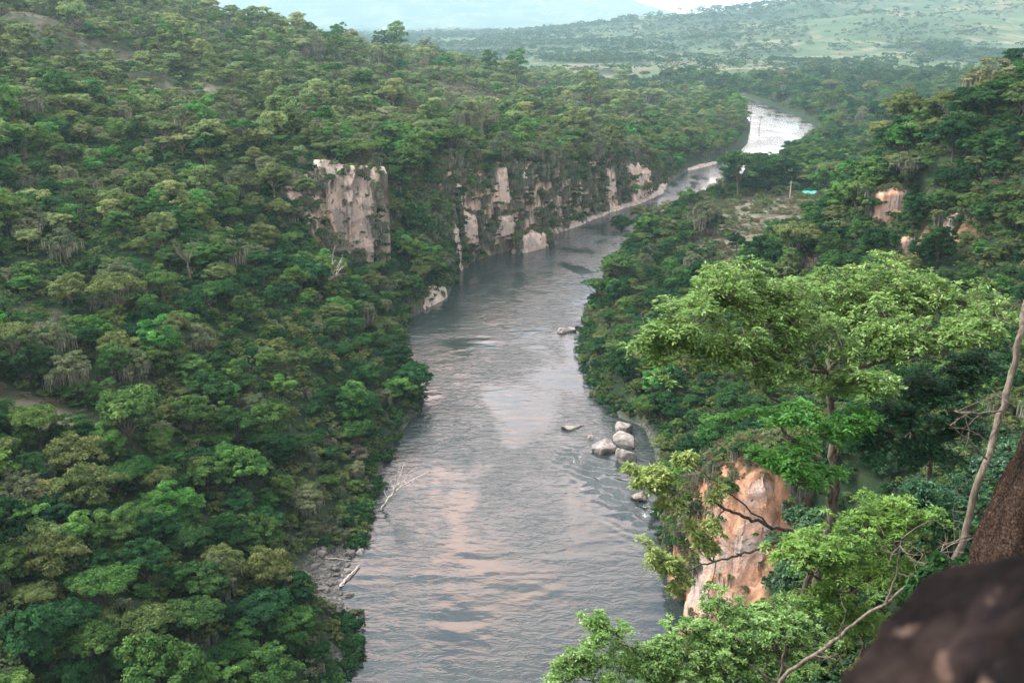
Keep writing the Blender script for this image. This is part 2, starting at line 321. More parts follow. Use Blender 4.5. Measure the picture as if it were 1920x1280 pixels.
# clearings: (x, y, radius x, radius y, strength)
CLEAR = [(-75,145,9,3.4,1),(-67,156,6,2.6,1),(-84,175,7,4,.7),(-118,408,24,15,.85),(-97,391,13,9,.85),(-59,438,12,9,.8),(-91,442,12,8,.6),(-150,545,18,20,.8),(-115,515,14,16,.7),(-175,455,16,14,.7),(-215,470,24,20,.5),(-190,520,18,18,.5),(-70,560,16,22,.7),(-30,620,24,30,.6),(30,800,30,50,.7),(60,900,40,50,.7),(-20,720,20,26,.6),(90,700,16,30,.5),
         (96,375,20,34,1.3),(110,418,26,26,1.3),(80,338,15,16,1.1),(72,305,12,12,.9),(270,700,20,16,.7),(220,560,20,20,.4),(150,1150,60,40,.8),(330,900,30,40,.7)]
def clearing(x, y):
    c = np.zeros(np.broadcast(x, y).shape)
    for (cx, cy, rx, ry, s) in CLEAR:
        q = ((x - cx) / rx) ** 2 + ((y - cy) / ry) ** 2
        c = np.maximum(c, s * np.exp(-q * .8))
    return np.clip(c, 0, 1)
def woods(x, y):
    """how wooded the distant land is"""
    f = fbm(x / 170, y / 240, 201, 4); rough = np.abs(fbm(x / 500 + 9, y / 500, 211, 3) - .5); line_ = np.abs(fbm(x / 1100 + 2, y / 300, 219, 3) - .5)
    d = sst(.54, .60, f) * .9 + 1.0 * sst(.020, .008, rough) + 1.0 * sst(.016, .006, line_) + .6 * sst(1350, 1150, y)
    hw = np.exp(-((y - 3450) / 520) ** 2) * sst(1500, 400, x) * sst(-200, 150, x) * sst(.40, .5, fbm(x / 260, y / 200, 231, 3))
    d = d * (1 - .7 * sst(1900, 2600, y) * sst(250, 800, x)) + hw * 1.5 + .8 * sst(500, -100, x) * sst(1300, 1800, y) * sst(.42, .5, f)
    return np.clip(d, 0, 1)
def axis(parts):
    out = [parts[0][0]]
    for a, b, st in parts:
        n = max(1, int(round((b - a) / st))); out += list(np.linspace(a, b, n + 1)[1:])
    return np.array(out)
AX = axis([(-9500,-3000,250),(-3000,-900,70),(-900,-350,14),(-350,-130,4.5),(-130,-60,2.2),(-60,50,1.0),(50,130,1.8),(130,330,4),(330,900,18),(900,3200,45),(3200,9500,250)])
AY = axis([(-260,-40,10),(-40,-4,2),(-4,12,.5),(12,90,1.5),(90,480,1.5),(480,800,3.5),(800,1300,9),(1300,5200,30),(5200,16000,110)])
GX, GY = np.meshgrid(AX, AY)
GZ = height(GX, GY)
nx, ny = len(AX), len(AY)
ii = np.arange(ny - 1)[:, None] * nx + np.arange(nx - 1)[None]
GF = np.stack([ii, ii + 1, ii + nx + 1, ii + nx], -1).reshape(-1, 4)
cl = clearing(GX, GY) * .55 + 0
cl = cl * sst(.30, .6, fbm(GX / 5, GY / 5, 71, 3) + cl * .5)
past = sst(1050, 1500, GY) * sst(.42, .56, fbm(GX / 260, GY / 330, 51, 4) + .06) + 0
past = np.maximum(past, sst(1600, 2200, GY))
cover = np.maximum(cl, past)
gravel = np.exp(-(((GX + 27.5) / 4) ** 2 + ((GY - 132) / 7.5) ** 2)) + np.exp(-(((GX + 24.8) / 1.3) ** 2 + ((GY - 143) / 8) ** 2)) + sst(1.6, .5, GZ) * sst(-1.5, 0, GZ) * .5 * (GY < 600)
gs_ = np.hypot(*np.gradient(GZ, AY, AX)); DLG = xl(GY) - GX
rockw = sst(.8, 1.3, gs_) * ((GY > 322) & (GY < 540) & (DLG > 0) & (DLG < 18) | (GY > 276) & (GY < 322) & (DLG > 16) & (DLG < 40))
earth = np.zeros(GX.shape)
for (q0, q1, q2, q3) in [(95,245,4,5),(91,226,3,4),(98,218,3,5),(79,258,3,3)]: earth = np.maximum(earth, np.exp(-((GX - q0) / q2) ** 2 - ((GY - q1) / q3) ** 2))
earth = np.maximum(earth, 1.5 * sst(.8, 1.3, gs_) * ((GY > 105) & (GY < 150) & (GX > xr(GY)) & (GX < xr(GY) + 16)))
gme = mesh_np('ground', np.stack([GX, GY, GZ], -1).reshape(-1, 3), GF, ground_mat(), True, {'cover': ('POINT', cover), 'gravel': ('POINT', np.clip(gravel, 0, 1)), 'wood': ('POINT', woods(GX, GY) * sst(1100, 1400, GY)), 'rockw': ('POINT', rockw), 'earth': ('POINT', earth * .65)})
tag(add('ground', gme), kind='structure')
#--INSERT-1
# ------------------------------------------------------------------ river
def water_mat():
    m = newmat('river_water'); t = m.node_tree; L = t.links.new
    ge = N(t, 'ShaderNodeNewGeometry')
    def nz(sx, sy, sc, det, rot=0, dist=0):
        mp = N(t, 'ShaderNodeMapping'); mp.inputs['Scale'].default_value = (sx, sy, 1); mp.inputs['Rotation'].default_value = (0, 0, rot); L(ge.outputs['Position'], mp.inputs[0])
        n = N(t, 'ShaderNodeTexNoise'); n.inputs['Scale'].default_value = sc; n.inputs['Detail'].default_value = det; n.inputs['Distortion'].default_value = dist; L(mp.outputs[0], n.inputs['Vector']); return n
    a = nz(.5, 1, .72, 3, .25, .8); b = nz(.6, 1.2, 2.2, 3, -.15, .3); c = nz(1, .5, .07, 4, .2, .5)
    s1 = N(t, 'ShaderNodeMath', operation='MULTIPLY'); L(b.outputs[0], s1.inputs[0]); s1.inputs[1].default_value = .22
    s = N(t, 'ShaderNodeMath', operation='ADD'); L(a.outputs[0], s.inputs[0]); L(s1.outputs[0], s.inputs[1])
    st = ramp(t, c.outputs[0], [(.40, .12), (.60, 1)])
    cam_ = N(t, 'ShaderNodeAttribute'); cam_.attribute_name = 'calm'
    sm = N(t, 'ShaderNodeMath', operation='MULTIPLY'); L(st.outputs[0], sm.inputs[0]); L(cam_.outputs['Fac'], sm.inputs[1])
    bu = N(t, 'ShaderNodeBump'); bu.inputs['Distance'].default_value = .42; L(s.outputs[0], bu.inputs['Height']); L(sm.outputs[0], bu.inputs['Strength'])
    fo = N(t, 'ShaderNodeAttribute'); fo.attribute_name = 'foam'
    fn = nz(.5, 1.6, 1.5, 6, .1); ft = N(t, 'ShaderNodeMath', operation='ADD'); L(fn.outputs[0], ft.inputs[0]); L(fo.outputs['Fac'], ft.inputs[1])
    fr = ramp(t, ft.outputs[0], [(1.02, 0), (1.10, 1)])
    fr.color_ramp.elements[0].position = .80; fr.color_ramp.elements[1].position = .90
    ft2 = N(t, 'ShaderNodeMath', operation='MULTIPLY'); L(ft.outputs[0], ft2.inputs[0]); ft2.inputs[1].default_value = .78; L(ft2.outputs[0], fr.inputs[0])
    bc = N(t, 'ShaderNodeMixRGB'); L(fr.outputs[0], bc.inputs[0]); bc.inputs[1].default_value = (.020, .029, .027, 1); bc.inputs[2].default_value = (.50, .52, .52, 1)
    p = N(t, 'ShaderNodeBsdfPrincipled'); p.inputs['Roughness'].default_value = .06; p.inputs['IOR'].default_value = 1.50; L(bc.outputs[0], p.inputs['Base Color']); L(bu.outputs[0], p.inputs['Normal'])
    rr = N(t, 'ShaderNodeMapRange'); L(fr.outputs[0], rr.inputs[0]); rr.inputs[3].default_value = .05; rr.inputs[4].default_value = .7; L(rr.outputs[0], p.inputs['Roughness'])
    o = N(t, 'ShaderNodeOutputMaterial'); L(p.outputs[0], o.inputs[0]); return m
WY = axis([(-190,60,6),(60,100,1.2),(100,215,.45),(215,330,.9),(330,700,2.5),(700,1180,6),(1180,2400,30)])
WU = np.linspace(0, 1, 150)
wY, wU = np.meshgrid(WY, WU, indexing='ij')
wX = (xl(wY) - 3) * (1 - wU) + (xr(wY) + 3) * wU
# rapids: a tongue of standing waves running off the right bank below the boulders
def segd(x, y, ax, ay, bx, by):
    t = np.clip(((x - ax) * (bx - ax) + (y - ay) * (by - ay)) / ((bx - ax) ** 2 + (by - ay) ** 2), 0, 1)
    return np.hypot(x - ax - t * (bx - ax), y - ay - t * (by - ay)), t
d1, t1 = segd(wX, wY, 12, 178, 26, 146)
rap = np.exp(-(d1 / 4.5) ** 2)
ph = (wX * .55 + wY * .83 + (fbm(wX / 5, wY / 5, 5, 2) - .5) * 6)
wZ = rap * (.30 * np.sin(ph * 2 * np.pi / 2.7) + .5 * (fbm(wX / 1.6, wY / 1.6, 8, 3) - .5) + .1)
wZ += .20 * (fbm(wX / 6.5, wY / 2.4, 77, 3) - .5) * (1.3 - wU * .5) * sst(400, 250, wY)
foam = .42 * rap * sst(.5, .7, fbm(wX / 2, wY / 1, 14, 2)) + .20 * np.exp(-(segd(wX, wY, -16, 330, -4, 352)[0] / 5) ** 2) + .16 * np.exp(-(segd(wX, wY, -25, 278, -16, 318)[0] / 3) ** 2) \
     + .18 * np.exp(-(segd(wX, wY, 118, 560, 150, 600)[0] / 14) ** 2) + .16 * np.exp(-(segd(wX, wY, 16, 390, 60, 460)[0] / 3) ** 2) + .22*np.exp(-(segd(wX, wY, 26, 320, 20, 282)[0] / 3) ** 2) + .14*np.exp(-(segd(wX, wY, -19, 140, -8, 140)[0] / 3) ** 2)
calm = .5 + .5 * sst(128, 165, wY) * (1 - .8 * sst(420, 620, wY)) + .3 * rap + .35 * np.exp(-((wY - 400) / 90) ** 2)
n1, n2 = wY.shape; ii = np.arange(n1 - 1)[:, None] * n2 + np.arange(n2 - 1)[None]
wm = mesh_np('river', np.stack([wX, wY, wZ], -1).reshape(-1, 3), np.stack([ii, ii + 1, ii + n2 + 1, ii + n2], -1).reshape(-1, 4), water_mat(), True, {'foam': ('POINT', foam), 'calm': ('POINT', calm)})
tag(add('river', wm), kind='structure')
# ------------------------------------------------------------------ crown generators (unit radius, base of trunk at z = 0)
def crown_np(rg, form='dome', ncl=42, per=110, leaf=.055, seedv=0, aspect=1.9, spread=1.0):
    """a crown of unit radius in two levels: a few big lobes, each a cluster of small leaf clumps. Returns V, Q, v, clump centres, clump radii"""
    Hc = {'dome': .72, 'tall': 1.05, 'flat': .30, 'bush': .55}[form]      # vertical half size
    zc = {'dome': 1.0, 'tall': 1.3, 'flat': 1.3, 'bush': .36}[form]
    low = {'dome': -.45, 'tall': -.7, 'flat': -.05, 'bush': -.2}[form]
    nl = max(5, int(ncl ** .5 * rg.uniform(1.1, 1.6))); k = np.arange(nl) + .5; phi = k * 2.39996 + rg.uniform(0, 6, 1) + rg.normal(0, .25, nl)
    cz = np.clip(1 - k / nl * (1 - low) + rg.normal(0, .12, nl), -1, 1); cr = np.sqrt(1 - cz ** 2); rad = rg.uniform(.42, .80, nl)
    L_ = np.stack([np.cos(phi) * cr * rad, np.sin(phi) * cr * rad, zc + cz * Hc * rad], 1); lr = rg.uniform(.22, .42, nl); lv = rg.random(nl)
    li = rg.choice(nl, ncl, p=lr ** 2 / (lr ** 2).sum()); D0 = unit(rg.normal(size=(ncl, 3))); D0[:, 2] = np.where(D0[:, 2] < -.15, -D0[:, 2], D0[:, 2])
    C = L_[li] + D0 * lr[li][:, None] * rg.uniform(.7, 1.1, (ncl, 1)) * np.array([1, 1, .75 if form != 'flat' else .5])
    rc = rg.uniform(.09, .19, ncl)
    ci = rg.choice(ncl, ncl * per, p=rc ** 2 / (rc ** 2).sum())
    n = len(ci); D = unit(rg.normal(size=(n, 3))); D[:, 2] = np.where(D[:, 2] < -.3, -D[:, 2], D[:, 2])
    rr = rc[ci] * rg.uniform(.25, 1.15, n) ** .6
    P = C[ci] + D * rr[:, None] * np.array([1, 1, .6])
    Nn = D * .6 + D0[ci] * .5 + np.array([0, 0, .6]) + rg.normal(0, .35, (n, 3))
    Ls = leaf * rg.uniform(.55, 1.4, n)
    V, Q = leaves(P, Nn, Ls * aspect * .75, Ls, rg, droop=.5)
    v = np.clip(.40 + .40 * (rg.random(n) - .5) + .42 * (rg.random(ncl)[ci] - .5) + .25 * (lv[li][ci] - .5) + .14 * (rg.random(n) < .06), 0, 1)
    return V, Q, v, C, rc
def limbs(rg, C, top, r0=.055, nl=7):
    mb = MB(); idx = rg.choice(len(C), min(nl, len(C)), replace=False)
    fork = np.array([rg.normal(0, .05), rg.normal(0, .05), top * .42])
    mb.tube([(0, 0, -.25), (0, 0, .05), fork * .6, fork], [r0 * 1.5, r0 * 1.1, r0 * .9, r0 * .75], 7, .5)
    for i in idx:
        e = C[i]; m = (fork + e) / 2 + rg.normal(0, .06, 3) + np.array([0, 0, -.05])
        mb.tube([fork, fork * .6 + m * .4, m, e * .75 + m * .25, e], [r0 * .7, r0 * .5, r0 * .38, r0 * .22, r0 * .08], 5, .5)
    return mb
def moss_np(rg, C, rc, n=420, length=.5, w=.022):
    low = np.argsort(C[:, 2])[:int(len(C) * .65)]
    ci = rg.choice(low, n); a = rg.uniform(0, 6.28, n)
    P = C[ci] + np.stack([np.cos(a) * rc[ci], np.sin(a) * rc[ci], -rc[ci] * .3], 1) * rg.uniform(.4, 1.1, (n, 1))
    ln = length * rg.uniform(.3, 1.2, n) * (.6 + .8 * rg.random(len(C))[ci])
    sp = rg.uniform(0, 6.28, n); sx = np.stack([np.cos(sp), np.sin(sp), 0 * sp], 1) * (w * rg.uniform(.5, 1.5, n))[:, None]
    V = []; Q = []
    z = np.array([0, 0, 1.])
    w1 = rg.normal(0, .012, (n, 3)); w2 = rg.normal(0, .02, (n, 3))
    p0 = P; p1 = P - z * ln[:, None] * .5 + w1; p2 = P - z * ln[:, None] + w2
    V = np.stack([p0 - sx * .6, p0 + sx * .6, p1 + sx, p1 - sx, p2 + sx * .15, p2 - sx * .15], 1).reshape(-1, 3)
    b = np.arange(n)[:, None] * 6
    Q = np.concatenate([b + np.array([0, 1, 2, 3]), b + np.array([3, 2, 4, 5])]); v = np.tile(rg.random(n), 2)
    return V, Q, v
def twig_np(rg, form='dome', n=520, pale=False):
    """leafless, fine branched crown as thin blades"""
    _, _, _, C, rc = crown_np(rg, form, 26, 4, .05)
    mb = limbs(rg, C, 1.1, .04, 12)
    V = []; Q = []; S = []; E = []
    for i in range(len(C)):
        k = n // len(C) * 2; D = unit(rg.normal(size=(k, 3))); D[:, 2] = np.abs(D[:, 2]) * .8 - .15
        S.append(np.repeat(C[i][None], k, 0) + D * rc[i] * .1); E.append(C[i] + D * rc[i] * rg.uniform(.7, 1.6, (k, 1)))
    S = np.concatenate(S); E = np.concatenate(E); T = unit(E - S); b = unit(np.cross(T, unit(rg.normal(size=T.shape)))) * .007
    V = np.stack([S - b, S + b, E + b * .3, E - b * .3], 1).reshape(-1, 3)
    return V, np.arange(len(V)).reshape(-1, 4), rg.random(len(S)), mb
#--NATURE: kinds of crowns; every kind has some variants sharing the same meshes
KIND = {}   # look -> list of dicts(crown mesh, trunk mesh, moss mesh or None)
def make_variants(look, mat, forms, nvar, ncl, per, leaf, moss=0, seed=0, bark=BARKD, aspect=1.9):
    lst = []
    for i in range(nvar):
        rg = np.random.default_rng(seed + i * 13); form = forms[i % len(forms)]
        V, Q, v, C, rc = crown_np(rg, form, ncl, per, leaf, seed + i, aspect)
        cm_ = mesh_np('crown', V, Q, mat, False, {'v': ('FACE', v)})
        tm = limbs(rg, C, {'dome': 1.1, 'tall': 1.3, 'flat': 1.35, 'bush': .4}[form]).mesh('trunk', bark, True)
        mm = None
        if moss:
            V, Q, v = moss_np(rg, C, rc, int(moss * .7), .55, .017); mm = mesh_np('hanging_moss', V, Q, LM['moss'], False, {'v': ('FACE', v)})
        lst.append(dict(crown=cm_, trunk=tm, moss=mm, form=form))
    KIND[look] = lst
make_variants('dark', LM['dark'], ['dome', 'tall', 'dome', 'flat'], 6, 170, 66, .056, 0, 100)
make_variants('mid', LM['mid'], ['dome', 'tall', 'flat'], 6, 160, 64, .056, 0, 200)
make_variants('bright', LM['bright'], ['dome', 'tall'], 4, 120, 58, .064, 0, 300)
make_variants('olive', LM['olive'], ['flat', 'dome', 'dome'], 5, 160, 60, .048, 0, 400, BARK)
make_variants('grey', LM['grey'], ['dome', 'tall', 'dome'], 4, 130, 56, .05, 700, 500, BARK)
def twig_variants(look, mat, bark, nvar, n, seed):
    lst = []
    for i in range(nvar):
        V, Q, v, mb = twig_np(np.random.default_rng(seed + i), 'dome', n)
        lst.append(dict(crown=mesh_np('twigs', V, Q, mat, False, {'v': ('FACE', v)}), trunk=mb.mesh('trunk', bark, True), moss=None, form='dome'))
    KIND[look] = lst
make_variants('sage', LM['sage'], ['dome', 'flat', 'dome', 'tall'], 4, 150, 56, .05, 0, 560, BARK)
twig_variants('brown', LM['brown'], BARK, 3, 2600, 600)
make_variants('yellow', LM['yellow'], ['dome'], 1, 90, 42, .05, 0, 700)
make_variants('orange', LM['orange'], ['flat'], 1, 110, 45, .045, 0, 720, BARK)
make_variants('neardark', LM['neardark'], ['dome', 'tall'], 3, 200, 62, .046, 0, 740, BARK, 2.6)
# bushes (ground cover and cliff cover)
BUSH = {}
def bush_variants(name, mat, n, ncl, per, leaf, seed, moss=0, form='bush'):
    l = []
    for i in range(n):
        rg = np.random.default_rng(seed + i); V, Q, v, C, rc = crown_np(rg, form, ncl, per, leaf, seed + i)
        if moss:
            V2, Q2, v2 = moss_np(rg, C, rc, moss, 1.3, .035)
            me = mesh_np(name, np.concatenate([V, V2]), np.concatenate([Q, Q2 + len(V)]), None, False, {'v': ('FACE', np.concatenate([v, v2]))}, [mat, LM['moss']], np.r_[np.zeros(len(Q)), np.ones(len(Q2))])
        else: me = mesh_np(name, V, Q, mat, False, {'v': ('FACE', v)})
        l.append(me)
    BUSH[name] = l
bush_variants('bush_dark', LM['dark'], 2, 40, 34, .10, 10)
bush_variants('bush_mid', LM['mid'], 2, 40, 34, .10, 20)
bush_variants('bush_olive', LM['olive'], 2, 40, 34, .09, 30)
bush_variants('bush_grey', LM['grey'], 2, 36, 34, .085, 40, 260)
l_ = []
for i in range(2):
    V, Q, v, mb = twig_np(np.random.default_rng(80 + i), 'bush', 1500); l_.append(mesh_np('bush_brown', V * [1, 1, .8], Q, LM['dry'], False, {'v': ('FACE', v)}))
BUSH['bush_brown'] = l_
bush_variants('bush_sage', LM['sage'], 2, 40, 34, .09, 90)
def join_tree(look, i, suffix):
    """one mesh of a tree, for the stuff objects' instances"""
    d = KIND[look][i % len(KIND[look])]
    Vs = []; Qs = []; vs = []; mi = []; mats = []; n = 0
    for j, key in enumerate(('crown', 'trunk', 'moss')):
        me = d[key]
        if me is None: continue
        V = np.empty(len(me.vertices) * 3, np.float32); me.vertices.foreach_get('co', V); Q = np.empty(len(me.loops), np.int32); me.loops.foreach_get('vertex_index', Q)
        a = np.empty(len(me.polygons), np.float32); me.attributes['v'].data.foreach_get('value', a)
        Vs.append(V.reshape(-1, 3)); Qs.append(Q.reshape(-1, 4) + n); n += len(V) // 3; vs.append(a); mi += [len(mats)] * len(a); mats.append(me.materials[0])
    return mesh_np('tree_' + suffix, np.concatenate(Vs), np.concatenate(Qs), None, False, {'v': ('FACE', np.concatenate(vs))}, mats, mi)
def low_tree(rg, mat, form, ncl=22, per=34, leaf=.13):
    V, Q, v, C, rc = crown_np(rg, form, ncl, per, leaf, 1); return mesh_np('far_tree', V, Q, mat, False, {'v': ('FACE', v)})
def scatter(name, label, meshes, P, rotz, scl, idx, tilt=None, kind='stuff', cat=None):
    """ONE stuff object: points that carry instances"""
    c = bpy.data.collections.new(name + '_sources')
    for i, me in enumerate(meshes):
        o = bpy.data.objects.new('%s_source_%02d' % (name, i), me); c.objects.link(o); o['kind'] = 'stuff'
    n = len(P); me = bpy.data.meshes.new(name); me.vertices.add(n); me.vertices.foreach_set('co', np.asarray(P, np.float32).ravel())
    a = me.attributes.new('rot', 'FLOAT_VECTOR', 'POINT'); rr = np.zeros((n, 3), np.float32); rr[:, 2] = rotz
    if tilt is not None: rr[:, 0] = tilt[:, 0]; rr[:, 1] = tilt[:, 1]
    a.data.foreach_set('vector', rr.ravel())
    a = me.attributes.new('scl', 'FLOAT_VECTOR', 'POINT'); s3 = np.asarray(scl, np.float32); s3 = np.repeat(s3[:, None], 3, 1) if s3.ndim == 1 else s3
    a.data.foreach_set('vector', s3.ravel())
    a = me.attributes.new('idx', 'INT', 'POINT'); a.data.foreach_set('value', np.asarray(idx, np.int32))
    o = add(name, me); tag(o, label, cat, kind=kind)
    g = bpy.data.node_groups.new(name, 'GeometryNodeTree')
    g.interface.new_socket('Geometry', in_out='INPUT', socket_type='NodeSocketGeometry'); g.interface.new_socket('Geometry', in_out='OUTPUT', socket_type='NodeSocketGeometry')
    gi = g.nodes.new('NodeGroupInput'); go = g.nodes.new('NodeGroupOutput'); ip = g.nodes.new('GeometryNodeInstanceOnPoints')
    ci = g.nodes.new('GeometryNodeCollectionInfo'); ci.inputs['Collection'].default_value = c; ci.inputs['Separate Children'].default_value = True; ci.inputs['Reset Children'].default_value = True
    ip.inputs['Pick Instance'].default_value = True
    def na(nm, ty):
        q = g.nodes.new('GeometryNodeInputNamedAttribute'); q.data_type = ty; q.inputs['Name'].default_value = nm; return q
    r_ = na('rot', 'FLOAT_VECTOR'); s_ = na('scl', 'FLOAT_VECTOR'); i_ = na('idx', 'INT'); er = g.nodes.new('FunctionNodeEulerToRotation')
    l = g.links.new; l(gi.outputs[0], ip.inputs['Points']); l(ci.outputs[0], ip.inputs['Instance']); l(i_.outputs['Attribute'], ip.inputs['Instance Index'])
    l(r_.outputs['Attribute'], er.inputs[0]); l(er.outputs[0], ip.inputs['Rotation']); l(s_.outputs['Attribute'], ip.inputs['Scale']); l(ip.outputs[0], go.inputs[0])
    md = o.modifiers.new('scatter', 'NODES'); md.node_group = g
    return o
# ------------------------------------------------------------------ where trees stand
def cproj(x, y, z):
    c, s = math.cos(PITCH), math.sin(PITCH); d = y * c - (z - CAMZ) * s; v = -(y * s + (z - CAMZ) * c)
    return 960 + 1884 * x / d, 640 + 1884 * v / d, d
def slope(x, y, e=1.5):
    gx = (height(x + e, y) - height(x - e, y)) / (2 * e); gy = (height(x, y + e) - height(x, y - e)) / (2 * e); return gx, gy
# places kept free of trees: bare rock faces and what stands before them (x, y, rx, ry)
KEEP = [(-44,288,17,10),(-49,296,13,9),(-5,340,4,8),(24,122,5,12),(30,128,8,8),(20,175,6,12),(-28,132,4.5,8),(-24.5,143,2,5),(0,0,14,16),(8,22,10,14),(16,44,13,9),(13,57,6.5,8),(29,116,9,9),(25,103,8,9),(33,105,7,7),(94.5,241,9,9),(90.5,223,5,7),(96,214,4.5,8),(78.5,253,5,8)]
BARE = [(95,245.5,6,4),(91,227,3,3),(97,219,3,3),(79,258,4,3),(-47,288,8,6),(-41,291,7,6),(-16.5,330,3,5),(-13,343,4,5),(-17,342,2,3),(9,361,6,6),(-3,362,4,4),(-2,358,4,4),(44.5,443,4,6),(59,462,7,11),(66,478,8,12),(27,118,5,9),(33,114,5,4)]
rs0 = np.random.default_rng(404)
def make_points(x0, x1, y0, y1, cell, seed, keep=True):
    rg = np.random.default_rng(seed)
    xs = np.arange(x0, x1, cell); ys = np.arange(y0, y1, cell); X, Y = np.meshgrid(xs, ys)
    X = (X + rg.uniform(-.46, .46, X.shape) * cell).ravel(); Y = (Y + rg.uniform(-.46, .46, Y.shape) * cell).ravel()
    Z = height(X, Y); px, py, d = cproj(X, Y, Z)
    m = (d > 5) & (px > -330) & (px < 2250) & (py < 1650) & (Z > .7)
    m &= (X < xl(Y) - np.where(Y > 560, 5, 0)) | (X > xr(Y) + np.where(Y > 640, 6, 0)) | ((Y < 560))
    for (kx, ky, rx, ry) in (KEEP if keep else [(27,111,7,7),(-52,288,7,5),(-45,286,9,5),(-38,286,5,5),(28,121,3,5),(-2,338,4,8),(20,175,5,12),(-28,132,4.5,7.5),(-24.5,142,2,5),(0,0,14,16),(94,245,3.5,3),(91,227,2.5,2),(97,219,2,3),(79,258,3,2)]): m &= ((X - kx) / rx) ** 2 + ((Y - ky) / ry) ** 2 > 1
    return X[m], Y[m], Z[m], rg
T = []   # x, y, z, r, lookindex
LOOKS = ['dark', 'mid', 'bright', 'olive', 'grey', 'brown', 'yellow', 'orange', 'neardark', 'sage']
def choose(X, Y, Z, rg):
    n = len(X); q = rg.random(n); k = np.zeros(n, int)
    zone = fbm(X / 45, Y / 60, 61, 3); hi = sst(150, 420, Y) * (X < xl(Y))
    dl = xl(Y) - X
    # probabilities; paler looks up the left slope carry its light and haze in colour
    pd = .38 - .36 * hi; pm = .32 + .06 * hi; pb = .11 + .20 * hi; po = .11 + .48 * hi + .1 * (X > xr(Y)); pg = .07 + .05 * hi; pbr = .015 + .09 * hi * (dl > 50)
    edge = (dl > 3) & (dl < 55) & (Y > 300) & (Y < 560); pg = np.where(edge, .42, pg)
    riv = (X > xr(Y)) & (Y > 190) & (Y < 520); pd = np.where(riv, .5, pd)
    W = np.stack([pd * (1.5 - zone), pm + 0 * zone, pb + 0 * zone, po * (.5 + zone), pg + 0 * zone, pbr + 0 * zone], 1); W = np.cumsum(W / W.sum(1, keepdims=True), 1)
    kk = (q[:, None] > W).sum(1); return np.where((kk < 4) & (rg.random(n) < 0.62 * hi * sst(20, 70, dl)), 9, kk)
for (x0, x1, y0, y1, cell, seed) in [(-170, 230, 40, 235, 4.6, 1), (-170, 230, 235, 330, 5.3, 4), (-330, 330, 330, 700, 6.1, 2), (-560, 620, 700, 1350, 9.0, 3)]:
    X, Y, Z, rg = make_points(x0, x1, y0, y1, cell, seed)
    gx, gy = slope(X, Y); st = np.hypot(gx, gy)
    c = clearing(X, Y)
    bare = fbm(X / 26, Y / 34, 91, 3)
    left_up = (X < xl(Y) - 35) & (Y > 120)
    m = (c < .35) & (rg.random(len(X)) > c) & (st < 2.2)
    m &= ~(left_up & (bare > .62) & (rg.random(len(X)) < .6))
    up = (X < xl(Y) - 60) & (Y > 330) & (Y < 700); m &= ~(up & (rg.random(len(X)) < .22))
    if y0 >= 700: m &= rg.random(len(X)) < np.where(X < xl(Y), .62, .7)
    X, Y, Z = X[m], Y[m], Z[m]
    k = choose(X, Y, Z, rg)
    r = cell * (.58 if cell > 5 else .53) * rg.uniform(.62, 1.25, len(X)) * np.where(rg.random(len(X)) < .16, 1.45, 1)
    r = r * (.72 + .56 * sst(.35, .65, fbm(X / 22, Y / 30, 303, 3)))
    r = np.where(k == 5, r * .8, r); r = np.where((X < xl(Y) - 60) & (Y > 300) & (rg.random(len(X)) < .6), r * .72, r)
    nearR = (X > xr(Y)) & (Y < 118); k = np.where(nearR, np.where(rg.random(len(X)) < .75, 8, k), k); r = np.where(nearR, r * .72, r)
    T.append(np.stack([X, Y, Z, r, k], 1))
# trees hung with moss along the lip of the canyon wall, and small ones clinging to the wall
Yc = np.cumsum(rs0.uniform(2.6, 4.4, 90)) + 318; Yc = Yc[Yc < 545]
for d0, d1, r0, r1, pk in ((7.5, 10.5, 3.0, 4.4, [4, 4, 4, 3, 4, 1]), (3.4, 5.6, 1.8, 2.9, [4, 1, 0, 4, 3, 2])):
    Yw = Yc + rs0.uniform(-1.5, 1.5, len(Yc)); Xw = xl(Yw) - rs0.uniform(d0, d1, len(Yc)); Zw = height(Xw, Yw); kk = rs0.choice(pk, len(Yc)); ok = np.ones(len(Yc), bool)
    if d0 < 5:
        for (bx, by, rx, ry) in BARE: ok &= ((Xw - bx) / rx) ** 2 + ((Yw - by) / ry) ** 2 > 1
    T.append(np.stack([Xw, Yw, Zw - (1.2 if d0 > 5 else 1.6), rs0.uniform(r0, r1, len(Yc)) * np.where(Yw > 490, .8, 1), kk], 1)[ok])
T = np.concatenate(T)
# hand-set trees the photograph singles out: x, y, radius, look
HAND = [(-53.5,289.5,2.4,4),(-49,288.8,2.2,3),(-45.5,289.2,2.6,9),(-41,288.6,2.3,4),(-38,289,2.6,1),(-21.5,206,4.6,0),(-22.5,213,4.0,1),(-24,199,4.0,2),(-50,291.5,3.2,4),(-43.5,291,3.0,3),(-36.5,283,3.4,0),(-39,279.5,3.0,1),(-44,281,2.6,4),(-68,118,4.2,2),(-62,120,2.6,6),(112,330,7,7),(-102,356,4.5,3),(102,452,10,0),(118,470,9,0),(44,402,4.5,0),(55,428,5,3),(-36,330,3.6,2)]
hz = np.array([height(np.array([a]), np.array([b]))[0] for a, b, _, _ in HAND])
T = np.concatenate([T, np.array([(a, b, z, r, k) for (a, b, r, k), z in zip(HAND, hz)])])
